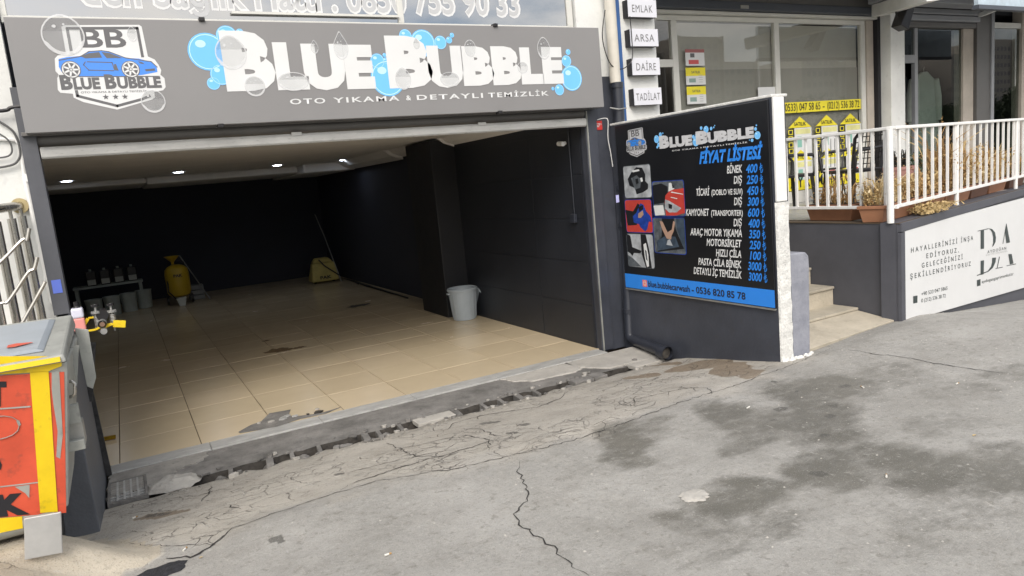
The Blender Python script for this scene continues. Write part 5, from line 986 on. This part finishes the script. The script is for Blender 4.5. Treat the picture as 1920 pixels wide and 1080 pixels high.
tag(MB().wire([(-.66, 5.9, 2.5), (-.56, 5.89, 2.42), (-.55, 5.89, 2.33), (-.62, 5.89, 2.30), (-.8, 5.89, 2.32)], .006, 6).build('hanging_cable', MATS['grey_cable']), 'thinner grey cable loop left of the drooping one', 'cable')
tag(mbox(-0.4672-.0, -0.4107, 5.846, 5.8495, 1.3528, 1.4459).build('sticker', flat('blue_sticker', (.13, .2, .68))), 'small blue printed sticker on the grey left jamb', 'sticker')
# bottle and yellow part on the landing corner
bo = thing('bottle', 'translucent plastic bottle half full of pink liquid on landing corner', 'bottle', (-.335, 5.45, 1.13))
bx_, by_ = -.322, 5.40; bz0 = 1.1289; bz1 = 1.2892
MB().box(bx_-.034, bx_+.034, by_-.04, by_+.04, bz0, bz0+(bz1-bz0)*.52).build('liquid', mat('pink_liquid', (.75, .30, .27), .3, var=.03), bo, bev=.008)
MB().box(bx_-.034, bx_+.034, by_-.04, by_+.04, bz0+(bz1-bz0)*.522, bz1-.01).build('shell', mat('milky_plastic', (.66, .66, .76), .35, var=.03), bo, bev=.012)
MB().lathe([(.001, .03), (.014, .03), (.014, 0), (.02, -.01)], 12, (bx_+.002, by_, bz1)).build('cap', PLASB, bo)
yk = thing('clamp_bracket', 'yellow painted steel bracket with bolts and springs sticking out', 'bracket', (-.2, 5.4, 1.12))
FY54 = [(-0.3275,1.1208),(-0.2358,1.1216),(-0.212,1.1352),(-0.1928,1.1389),(-0.1731,1.1062),(-0.133,1.1424),(-0.0611,1.1366),(-0.0656,1.1081),(-0.2692,1.1996),(-0.2235,1.1986),(-0.1812,1.173),(-0.2183,1.2695),(-0.1297,1.2616)]
z_a = FY54[0][1]
def yb_(a, b, w_=.02, h_=.012, y=5.38): MB().bar((a[0], y, a[1]), (b[0], y, b[1]), w_, h_).build('arm', YELP, yk, bev=.002)
yb_(FY54[0], FY54[1]); yb_(FY54[1], FY54[3]); yb_(FY54[5], ((FY54[6][0]), FY54[6][1]-.01), .03, .045); yb_(FY54[8], FY54[9], .02, .012, 5.42); yb_(FY54[2], FY54[5], .02, .012, 5.40); yb_(FY54[0], FY54[8], .015, .02, 5.40); yb_((FY54[3][0], FY54[3][1]-.012), FY54[5], .02, .014, 5.37)
for p_ in (FY54[11], FY54[12]):
    x, z = p_; MB().tube([(x, 5.4, z-.17), (x, 5.4, z+.015)], .007, 8).build('bolt', GALV, yk)
    MB().tube([(x, 5.4, z), (x, 5.4, z+.014)], .022, 8).build('nut', PLASB, yk); MB().tube([(x, 5.4, z-.045), (x, 5.4, z-.030)], .030, 12).build('washer', GALV, yk)
    MB().tube([(x+.017*math.cos(i*1.05), 5.4+.017*math.sin(i*1.05), z-.055-.0016*i) for i in range(52)], .0035, 5).build('spring', GALV, yk)
x, z = (-0.1922,1.1587)
MB().tube([(x, 5.30, z), (x, 5.46, z)], .026, 16, False).build('tube', GALV, yk, smooth=True); MB().tube([(x, 5.302, z), (x, 5.31, z)], .016, 12).build('bore', mat('bore_brown', (.2, .12, .08)), yk)
x, z = (-0.1904,1.1116); MB().tube([(x, 5.30, z), (x, 5.46, z)], .020, 16).build('tube', GALV, yk, smooth=True)
x, z = (-0.1853,1.2074); MB().tube([(x, 5.38, z), (x, 5.50, z)], .036, 16).build('motor', PLASB, yk, smooth=True)
# steel posts at the foot of the left jamb
(x0, z0), (x1, z1) = ((-0.3373,0.0118),(-0.3664,1.0067))
tag(MB().bar((x0, 5.76, z0), (x1, 5.76, z1), .035, .04).build('angle_post', mat('worn_black_steel', (.06, .06, .062), .5, metal=.3, var=.3, scale=20, dirt=.2)), 'worn black steel angle standing at the left edge of garage opening', 'post')
(x0, z0), (x1, z1) = ((-0.3608,0.6087),(-0.2777,1.0072))
lb = thing('loose_tube', 'short scratched square steel tube wired beside the left post', 'steel tube', (x0, 5.6, z0))
MB().bar((x0, 5.6, z0), (x1, 5.6, z1), .038, .038).build('tube', MATS['worn_black_steel'], lb, bev=.003); MB().bar((x0, 5.6, z0-.002), (x0+.0005, 5.6, z0+.012), .03, .03).build('bore', PLASB, lb)
MB().tube([(x0-.01, 5.61, z0+.02), (x0-.06, 5.68, z0+.0), (x0-.10, 5.74, z0-.01)], .004, 5).build('wire', GALV, lb); MB().tube([(x1, 5.61, z1-.05), (x1-.05, 5.66, z1-.06), (x1-.10, 5.72, z1-.07)], .004, 5).build('wire', GALV, lb)
# ---- the red and yellow container
bn = thing('waste_container', 'red and yellow painted steel waste container with grey lid', 'waste container', (-.9, 4.0, .45))
Y0 = 3.6
TR, BR = ((-0.2976,1.2699),(-0.394,0.5804))
xr, zt_ = TR; xb, zb_ = BR
XL = -1.65
b = MB(); b.hexa([(XL+.08, 3.72, zb_-.02), (xb-.005, 3.72, zb_-.02), (xb-.01, 4.36, zb_-.02), (XL+.08, 4.36, zb_-.02)], [(XL, 3.62, zt_-.03), (xr+.012, 3.62, zt_-.03), (xr+.02, 4.46, zt_-.03), (XL, 4.46, zt_-.03)]); b.build('body', GALVP, bn, bev=.01)
BNP = Plane((0, 0, 0), (1, 0, 0), (0, 0, 1))
# front face sheet: from (y 3.62 at top) to (3.72 at bottom)
def FB(x, z): t = (zt_-.03 - z)/((zt_-.03)-(zb_-.02)); return 3.62 + .10*t
class Sheet:
    def p(s, u, v, d=0): return Vector((u, FB(u, v) - d, v))
SH = Sheet()
def cb(l): return [(x*(FB(x,z)/3.6), 1.85+(z-1.85)*(FB(x,z)/3.6)) for x, z in l]
def bshape(l, d, nm, m): l = cb(l); mb = MB(); mb.prism([SH.p(x, z, d) for x, z in l], (0, .0015, 0)); mb.build(nm, m, bn)
ext = -.85
bshape([(-0.6282,1.2489),(-0.304,1.2018),(-0.3984,0.5772),(-0.7302,0.6538)], .003, 'red_paint', REDP)
bshape([(-0.4246,1.2281),(-0.359,1.2182),(-0.4278,0.5932),(-0.4901,0.6078)], .007, 'yellow_stripe', YELP)
bshape([(-0.8876,1.3931),(-0.2999,1.2718),(-0.309,1.2295),(-0.3636,1.2166),(-0.5285,1.2405),(-0.9041,1.3005)], .007, 'yellow_stripe', YELP)
bshape([(-1.0049,0.7358),(-0.6384,0.6307),(-0.5556,0.6127),(-0.5615,0.56),(-0.6424,0.5655),(-1.0191,0.6561)], .007, 'yellow_stripe', YELP)
bshape([(-0.3485,1.2115),(-0.321,1.21),(-0.354,0.927),(-0.3803,0.8251),(-0.393,0.8378),(-0.3696,0.9491),(-0.3653,1.0736),(-0.3611,1.1348)], .005, 'bare_metal_patch', GALVP)
bshape([(-0.559,0.7491),(-0.5068,0.7423),(-0.5179,0.6842),(-0.5279,0.7099)], .005, 'bare_metal_patch', GALVP)
for l in [[(-0.6315,1.2294),(-0.5116,1.2058),(-0.5158,1.1809),(-0.636,1.2034)],[(-0.5446,1.1858),(-0.5353,1.1837),(-0.5486,1.1048),(-0.5579,1.1071)],[(-0.628,0.8951),(-0.592,0.8849),(-0.5863,0.8568),(-0.5932,0.8367),(-0.6365,0.8449)]]: bshape(l, .0055, 'stencil_lettering', INKD)
mbt = MB()
def btext(s, p0, p1, cap, m):
    (u0, v0), (u1, v1) = cb([p0, p1]); me_ = textmesh(s, .07); xs_ = [v.co.x for v in me_.vertices]; k_ = (u1-u0)/(max(xs_)-min(xs_))
    for v in me_.vertices:
        u = u0 + (v.co.x-min(xs_))*k_; z = v0 + (v1-v0)*(u-u0)/(u1-u0) + v.co.y*cap/.8; v.co = SH.p(u, z, .0058) - origin(bn)
    me_.materials.clear(); me_.materials.append(m); o = bpy.data.objects.new('lettering', me_); COL.objects.link(o); o.parent = bn
btext('IK', *((-0.6664,0.6489),(-0.5269,0.6216)), .105, INKD)
arc = [(-0.5998,1.0613),(-0.5649,1.0655),(-0.5446,1.063),(-0.5188,1.0513),(-0.5011,1.032),(-0.4979,1.0092),(-0.5068,0.9894),(-0.5282,0.9748),(-0.5535,0.9692),(-0.5814,0.9679),(-0.615,0.9717)]
mb = MB(); arc = cb(arc)
for a, c in zip(arc, arc[1:]): mb.bar(SH.p(a[0], a[1], .0055), SH.p(c[0], c[1], .0055), .010, .002)
mb.build('paint_scribble', GALVP, bn)
(ax, az) = (-0.6522,1.1087); a1 = cb([(-0.6519,1.1104),(-0.4471,1.0801)]); MB().bar(SH.p(a1[0][0], a1[0][1], .004), SH.p(a1[1][0], a1[1][1], .004), .006, .006).build('weld_rib', GALVP, bn)
a1 = cb([(-0.7088,0.7789),(-0.4742,0.7434)]); MB().bar(SH.p(a1[0][0], a1[0][1], .004), SH.p(a1[1][0], a1[1][1], .004), .004, .005).build('weld_rib', GALVP, bn)
# lid
zl = zt_ - .025
lid = MB(); lid.hexa([(XL, 3.585, zl), (xr+.012, 3.585, zl), (xr+.012, 4.50, zl+.03), (XL, 4.50, zl+.03)], [(XL, 3.60, zl+.035), (xr+.004, 3.60, zl+.035), (xr+.004, 4.48, zl+.10), (XL, 4.48, zl+.10)])
lid_o = lid.build('lid', GALVP, bn, bev=.01)
pp = MB(); pp.hexa([(XL+.08, 3.70, zl+.044), (xr-.07, 3.70, zl+.044), (xr-.06, 4.40, zl+.094), (XL+.08, 4.40, zl+.094)], [(XL+.10, 3.73, zl+.056), (xr-.10, 3.73, zl+.056), (xr-.09, 4.36, zl+.105), (XL+.10, 4.36, zl+.105)])
pp.build('lid_panel', mat('lid_grey_blue', (.33, .37, .41), .35, var=.12, scale=4), lid_o, bev=.012)
lyz = MB(); lyz.hexa([(XL, 3.575, zl+.008), (xr-.01, 3.575, zl+.008), (xr-.01, 3.584, zl+.008), (XL, 3.584, zl+.008)], [(XL, 3.578, zl+.028), (xr-.01, 3.578, zl+.028), (xr-.01, 3.590, zl+.028), (XL, 3.590, zl+.028)]); lyz.build('lid_stripe', YELP, lid_o)
rx0, ry0 = (-0.5193,3.8517); rx1, ry1 = (-0.4229,3.764)
zlf = lambda y: zl + .044 + .0126 + (y-3.7)*.071
MB().poly([(x, y, zlf(y)+.003) for x, y in ((rx0, ry0-.02), (rx0+.03, ry0-.03), (rx1+.0, ry0+.0), (rx1, ry0+.012), (rx0+.03, ry0+.04), (rx0, ry0+.03))]).build('red_paint_mark', REDP, lid_o)
# side hardware: hinge strip, handle, lifting bracket
sx_ = xr + .022
MB().prism([(sx_-.01, 4.36, zl+.04), (sx_+.05, 4.36, zl+.02), (sx_+.045, 4.36, zl-.24), (sx_+.02, 4.36, zl-.30), (sx_-.005, 4.36, zl-.28)], (0, .012, 0)).build('hinge_arm', GALVP, bn, bev=.003)
MB().prism([(sx_-.02, 4.0, zl+.0), (sx_+.018, 4.0, zl-.0), (sx_-.022, 4.0, zl-.2)], (0, .008, 0)).build('hinge_arm', GALVP, bn)
hz0, hz1 = (1.1305,1.0583)
hx0 = -0.3416; hx1 = -0.2827
MB().tube([(hx0, 3.75, hz0+.004), (hx1-.01, 3.72, hz0), (hx1, 3.72, hz0-.012), (hx1-.008, 3.72, hz1+.014), (hx1-.018, 3.72, hz1+.004), (hx0-.02, 3.75, hz1-.006)], .008, 8).build('handle', STEEL, bn, smooth=True)
q0, q1 = ((-0.3839,0.81),(-0.2921,1.0087))
mbox(q0[0]-.01, q1[0], 3.78, 3.82, q1[1]-.09, q1[1]).build('lifting_bracket', GALVP, bn, bev=.003); mbox(q0[0]+.0, q1[0]+.002, 3.80, 3.90, q0[1], q1[1]-.091).build('lifting_bracket', GALV, bn, bev=.003); mbox(q0[0]-.01, q1[0]-.0, 3.76, 3.80, q0[1]-.012, q0[1]+.035).build('lifting_bracket', GALVP, bn, bev=.003)
# rounded bottom, foot plate, castors
MB().tube([(XL+.1, 3.80, zb_-.03), (xb-.06, 3.80, zb_-.03)], .085, 20).build('rounded_bottom', GALVP, bn, smooth=True)
f0 = [(-0.5544,0.5941),(-0.418,0.5808),(-0.4399,0.401),(-0.5797,0.4166)]
MB().hexa([(f0[3][0]*1.0, 3.60, f0[3][1]), (f0[2][0], 3.60, f0[2][1]), (f0[2][0], 3.612, f0[2][1]), (f0[3][0], 3.612, f0[3][1])], [(f0[0][0], 3.62, f0[0][1]), (f0[1][0], 3.62, f0[1][1]), (f0[1][0], 3.632, f0[1][1]), (f0[0][0], 3.632, f0[0][1])]).build('foot_plate', mat('bare_steel_plate', (.48, .48, .47), .4, metal=.5, var=.1), bn, bev=.004)
for x in (xb-.12, XL+.25):
    for y in (3.85, 4.25):
        z0 = zg(x, y); r_ = max(.03, min(.08, (zb_-.10-z0)/2+.02)); MB().tube([(x-.02, y, z0+r_), (x+.02, y, z0+r_)], r_, 18).build('wheel', PLASB, bn, smooth=True); mbox(x-.03, x+.03, y-.03, y+.03, z0+r_*2, zb_-.02).build('castor', GALVP, bn)
# ---- garage contents
wb = (3.9253,8.6223)
e = thing('waste_bin', 'round light grey plastic bin beside the black pillar', 'bin', (wb[0], wb[1], .008))
wx, wy = wb[0], wb[1] + .13
MB().lathe([(.001, .012), (.150, .012), (.155, .02), (.19, .40), (.205, .405), (.208, .43), (.20, .44), (.192, .43), (.18, .40), (.146, .03), (.001, .026)], 32, (wx, wy, 0)).build('bucket', PLASG, e, smooth=True)
for s in (-1, 1): mbox(wx+s*.21-.015, wx+s*.21+.015, wy-.03, wy+.03, .37, .395).build('grip', PLASG, e, bev=.006)
for i in range(16):
    a = 2*math.pi*i/16; MB().bar((wx+.158*math.cos(a), wy+.158*math.sin(a), .04), (wx+.188*math.cos(a), wy+.188*math.sin(a), .38), .006, .004).build('rib', PLASG, e)
l_ = MB(); l_.lathe([(.001, .0), (.17, .0), (.20, -.012), (.21, -.012), (.21, .006), (.17, .018), (.001, .016)], 30)
lo = l_.build('bin_lid', PLASG, None, smooth=True); lo.location = (wx+.215, wy+.045, .225); lo.rotation_euler = (0, math.radians(82), math.radians(12)); tag(lo, 'round grey lid leaning upright between bin and black side wall', 'lid')
ft = thing('foam_tank', 'yellow foam sprayer tank with funnel against the dark back', 'tank', (.83, 15.3, .008))
tx = .84
MB().lathe([(.001, .16), (.12, .165), (.19, .20), (.215, .26), (.22, .60), (.205, .70), (.15, .76), (.07, .79), (.001, .79)], 26, (tx, 15.3, 0)).build('vessel', YTANK, ft, smooth=True)
MB().lathe([(.001, .80), (.025, .80), (.025, .86), (.13, .96), (.135, .96), (.03, .85)], 20, (tx-.04, 15.3, 0)).build('funnel', MATS['yellow_tank_paint'], ft, smooth=True)
MB().tube([(tx-.14, 15.3, .70), (tx-.14, 15.3, .84), (tx-.08, 15.3, .87), (tx+.1, 15.3, .87), (tx+.15, 15.3, .82), (tx+.15, 15.3, .68)], .014, 8).build('handle', PLASB, ft)
MB().tube([(tx-.18, 15.22, .55), (tx-.20, 15.1, .3), (tx-.1, 15.06, .16), (tx+.05, 15.06, .14)], .012, 8).build('hose', PLASB, ft)
MB().hexa([(tx-.05, 15.0, .008), (tx+.05, 15.0, .008), (tx+.05, 15.1, .008), (tx-.05, 15.1, .008)], [(tx-.09, 15.05, .16), (tx+.09, 15.05, .16), (tx+.09, 15.2, .16), (tx-.09, 15.2, .16)]).build('foot', CLOTH, ft)
for s in (-1, 1): MB().tube([(tx+s*.2, 15.4, .10), (tx+s*.24, 15.4, .10)], .09, 18).build('wheel', PLASB, ft)
text(Plane((0, 15.075, 0), (1,0,0), (0,0,1)), 'PAK', tx-.075, tx+.085, .56, .06, .0, INKD, ft, bold=.04)
mc = thing('cleaning_machine', 'pale yellow cleaning machine cabinet in the far right corner', 'machine', (3.68, 15.2, .008))
mx_ = 3.66
MB().hexa([(mx_-.29, 15.1, .05), (mx_+.29, 15.1, .05), (mx_+.29, 15.5, .05), (mx_-.29, 15.5, .05)], [(mx_-.24, 15.18, .44), (mx_+.24, 15.18, .44), (mx_+.2, 15.45, .44), (mx_-.2, 15.45, .44)]).build('cabinet', mat('machine_cream', (.60, .50, .16), .5), mc, bev=.03)
MB().hexa([(mx_-.22, 15.2, .441), (mx_+.22, 15.2, .441), (mx_+.2, 15.44, .441), (mx_-.2, 15.44, .441)], [(mx_-.16, 15.25, .54), (mx_+.14, 15.25, .54), (mx_+.12, 15.4, .54), (mx_-.14, 15.4, .54)]).build('top', MATS['machine_cream'], mc, bev=.03)
MB().tube([(mx_-.1, 15.12, .52), (mx_+.0, 15.1, .38), (mx_+.28, 15.07, .14)], .014, 8).build('hose', PLASB, mc)
for s in (-1, 1): MB().tube([(mx_+s*.2-.03, 15.3, .06), (mx_+s*.2+.03, 15.3, .06)], .052, 14).build('wheel', PLASB, mc)
text(Plane((0, 15.095, 0), (1,0,0), (0,0,1)), 'PAK', mx_-.12, mx_+.12, .10, .07, .0, INKD, mc, bold=.04)
bks = ['leftmost', 'second', 'third', 'rightmost']
sh = thing('shelf_bench', 'low dark bench behind the row of buckets', 'bench', (-.4, 15.9, .008))
mbox(-.95, .25, 15.85, 16.25, .50, .54).build('top', DIMG, sh)
for x in (-.9, .2): mbox(x-.03, x+.03, 15.9, 16.2, .008, .499).build('leg', DIMG, sh)
for i, (px_, py_) in enumerate(((-.62, 15.1), (-.33, 15.25), (-.05, 15.42), (.22, 15.62))):
    e = thing('bucket', bks[i] + ' dim grey bucket in the row at the back left', 'bucket', (px_, py_, .008), 'buckets in a row at the back left')
    MB().lathe([(.001, .01), (.125, .01), (.14, .34), (.15, .36), (.14, .36), (.115, .02), (.001, .02)], 20, (px_, py_, 0)).build('shell', DIMG, e, smooth=True)
for i in range(4):
    x = -.62 + .235*i; e = thing('detergent_canister', bks[i] + ' dark canister with pale label above the bucket row', 'canister', (x, 15.95, .54), 'canisters with pale labels on the bench')
    mbox(x-.09, x+.09, 15.9, 16.1, .54, .82).build('shell', PLASB, e, bev=.02); mbox(x-.07, x+.07, 15.893, 15.899, .56, .66).build('label_sheet', CLOTH, e); MB().tube([(x, 16, .82), (x, 16, .86)], .025, 10).build('cap', DIMG, e)
e = thing('crate_stack', 'small stack of pale crates right of the yellow tank', 'crates', (1.17, 15.75, .008))
for i in range(3): mbox(1.03, 1.31, 15.62, 15.9, .012+.10*i, .10+.10*i).build('crate', mat('crate_grey', (.3, .31, .32), .6), e, bev=.01)
tag(MB().tube([(1.38, 15.45, .01), (.98, 15.9, .92)], .012, 8).build('pole', GALV), 'thin pale pole leaning right of the yellow tank', 'pole')
tag(MB().tube([(3.95, 15.0, .01), (3.86, 15.6, 1.0), (3.80, 15.9, 1.45)], .012, 8).build('brush_pole', GALV), 'thin brush pole leaning in the far right corner', 'pole')
tag(MB().wire([(4.1, 14.4+.1*i, .03) if i % 2 else (4.02, 14.0-.35*i, .03) for i in range(10)], .014, 8).build('hose', PLASB), 'black hose lying along the foot of the far side wall', 'hose')
cmx = (6.2577,2.1454); e = thing('security_camera', 'small white security camera high on the black side wall', 'camera', (4.10, cmx[0], cmx[1]))
MB().tube([(4.138, cmx[0], cmx[1]), (4.09, cmx[0], cmx[1]-.005)], .018, 10).build('mount', WPAINT, e); MB().tube([(4.085, cmx[0]+.05, cmx[1]), (4.07, cmx[0]-.06, cmx[1]-.01)], .024, 12).build('housing', WPAINT, e, smooth=True)
swx = (6.1913,1.3753); e = thing('wall_switch', 'small dark switch box hanging from a thin conduit on side wall', 'switch', (4.13, swx[0], swx[1]))
mbox(4.10, 4.139, swx[0]-.04, swx[0]+.04, swx[1]-.05, swx[1]+.04).build('box', PIPEB, e, bev=.005); MB().tube([(4.135, swx[0], swx[1]+.041), (4.135, swx[0], 2.3)], .006, 6).build('conduit', PIPEB, e)
tg = (-0.3463,6.6699)
tag(MB().tube([(tg[0]-.10, tg[1]+.02, .03), (tg[0]+.05, tg[1]-.0, .03)], .018, 10, False).build('brass_tube', mat('brass', (.55, .36, .04), .3, metal=.9)), 'short brass tube lying on the beige tiles near left post', 'tube')
# ---- litter on the street
for i, ((x, y), an, lab) in enumerate((((3.4004,3.2427), .2, 'white cigarette end on the wet concrete below the price board'), ((-0.1842,4.603), .5, 'cigarette end near the drain grate'), ((0.0366,3.6778), 1., 'cigarette end near the dark asphalt patch'), ((0.8272,2.9617), 0., 'brown and white cigarette end in the lower middle of street'), ((3.0837,2.0719), .6, 'cigarette end on the large wet patch'), ((4.664,2.6231), .1, 'cigarette end on the dry concrete at right'), ((4.2081,2.9914), 1.2, 'cigarette end at the far edge of the wet patch'))):
    z = zg(x, y) + .006; e = thing('cigarette_end', lab, 'cigarette end', (x, y, z-.005), 'cigarette ends on the street'); dx, dy = .016*math.cos(an), .016*math.sin(an)
    MB().tube([(x-dx, y-dy, z), (x+dx*.3, y+dy*.3, z)], .0045, 8).build('paper', CIG, e); MB().tube([(x+dx*.31, y+dy*.31, z), (x+dx, y+dy, z)], .0046, 8).build('filter', CIG if i == 0 else MATS['dry_leaf_tan'], e)
def stones():
    mb = MB(); r = random.Random(9)
    for i in range(900):
        if i < 260: px_, py_ = r.gauss(5.6, .9), r.gauss(2.6, .8)
        elif i < 420: t = r.uniform(0, 5); px_, py_, _ = wp(t, r.uniform(.03, .12), 0)
        elif i < 560: px_, py_ = r.uniform(-.3, 4.4), r.gauss(5.05, .05)
        elif i < 640: px_, py_ = r.gauss(1.1, .4), r.gauss(4.4, .15)
        else: px_, py_ = r.uniform(.2, 8), r.uniform(1, 4.9)
        if not(-.3 < px_ < 12 and py_ < 5.1): continue
        s_ = r.uniform(.0015, .006) if i < 900 else .01; z = zg(px_, py_)
        mb.add([(px_-s_, py_-s_*.7, z), (px_+s_, py_-s_, z), (px_+s_*.8, py_+s_, z), (px_-s_*.9, py_+s_*.8, z), (px_+s_*.1, py_, z+s_*.9)], [(0,1,4), (1,2,4), (2,3,4), (3,0,4)])
    o = mb.build('grit', CONCL); o['label'] = 'loose pale grit scattered over the street'; o['category'] = 'grit'; o['kind'] = 'stuff'
stones()
for lab, (x, y), s_ in (('small yellowed leaf at the foot of the worn grey stub', (5.0639,4.0144), .02), ('pale yellow leaf scrap near the mound', (0.0952,3.5331), .012), ('pale leaf scrap on the dry concrete at right', (3.8644,2.0828), .018)):
    z = zg(x, y)+.004; tag(MB().add([(x-s_, y, z), (x, y-s_*.5, z+.004), (x+s_, y, z), (x, y+s_*.5, z+.002)], [(0,1,2,3)]).build('leaf_scrap', DRY[0]), lab, 'leaf')
# ---- what stands across the street behind the viewer: it shows in the glass
hill = MB(); hv = []; hx_ = [-160+20*i for i in range(22)]; hy_ = [-28, -34, -42, -55, -75, -100]
for j, y in enumerate(hy_):
    for x in hx_: hv.append((x, y, -.1 + [0, 1, 3, 5, 7, 8][j] * (1 + .25*noise.noise(Vector((x*.03, j, 0))))))
hill.add(hv, [(j*22+i, j*22+i+1, (j+1)*22+i+1, (j+1)*22+i) for j in range(5) for i in range(21)])
struct(hill.build('hillside', mat('grass_bank', (.07, .09, .04), .9, var=.25, scale=.6)))
LEAF = mat('tree_leaf', (.07, .10, .05), .7, var=.3, scale=3)
rt = random.Random(3); tp = None
for i in range(46):
    x = -20 + 4.4*i + rt.uniform(-2, 2); y = -32 - rt.uniform(0, 14); z = -1.6
    if tp is None:
        tp = thing('broadleaf_tree', 'broadleaf tree on the bank across the street', 'tree', (0, 0, 0), 'trees on the bank across the street')
        MB().tube([(0, 0, -1), (.1, 0, 2), (0, .1, 4.2)], [.22, .16, .08], 8).build('trunk', TERRAD, tp)
        mb = MB()
        for k in range(1500):
            v = Vector((rt.gauss(0,1), rt.gauss(0,1), rt.gauss(0,1))).normalized()*rt.uniform(.4, 1)**.5; c = Vector((v.x*2.3, v.y*2.3, 4.3+v.z*1.9)) + Vector(noise.noise_vector(v*2))*.7
            a = Vector((rt.uniform(-1,1), rt.uniform(-1,1), rt.uniform(-1,1)))*.35; b_ = Vector((rt.uniform(-1,1), rt.uniform(-1,1), rt.uniform(-1,1)))*.22; mb.add([c, c+a*.5+b_, c+a, c+a*.5-b_], [(0,1,2,3)])
        mb.build('crown', LEAF, tp); tp.location = (x, y, z); src_ = tp
    else:
        c = src_.copy(); COL.objects.link(c); c.location = (x, y, z + rt.uniform(0, 1.5)); s_ = rt.uniform(.7, 1.25); c.scale = (s_, s_, s_); c.rotation_euler.z = rt.uniform(0, 6)
        for ch in src_.children: d = ch.copy(); COL.objects.link(d); d.parent = c
AP = mat('tower_facade', (.50, .46, .40), .8); APD = mat('tower_window', (.26, .26, .26), .5)
for i in range(15):
    x = 30 + 19*i; y = -125 - rt.uniform(0, 16); h = rt.uniform(20, 30)
    e = thing('tower_block', 'pale apartment tower across the valley behind the viewer', 'building', (x, y, 6), 'apartment towers across the valley')
    mbox(x-8, x+8, y-14, y, 0, 6+h).build('wall', AP, e)
    mb = MB(); 
    for f_ in range(int(h/3)):
        for c in range(6): mb.box(x-7+2.45*c, x-5.6+2.45*c, y+.001, y+.08, 7.2+3*f_, 8.6+3*f_)
    o = mb.build('windows', APD, e); o['kind'] = 'stuff'
    for s in (-8, 7.4): mbox(x+s, x+s+.6, y+.001, y+1.2, 6, 6+h).build('pier', AP, e)
bpy.data.objects.remove(_cob)
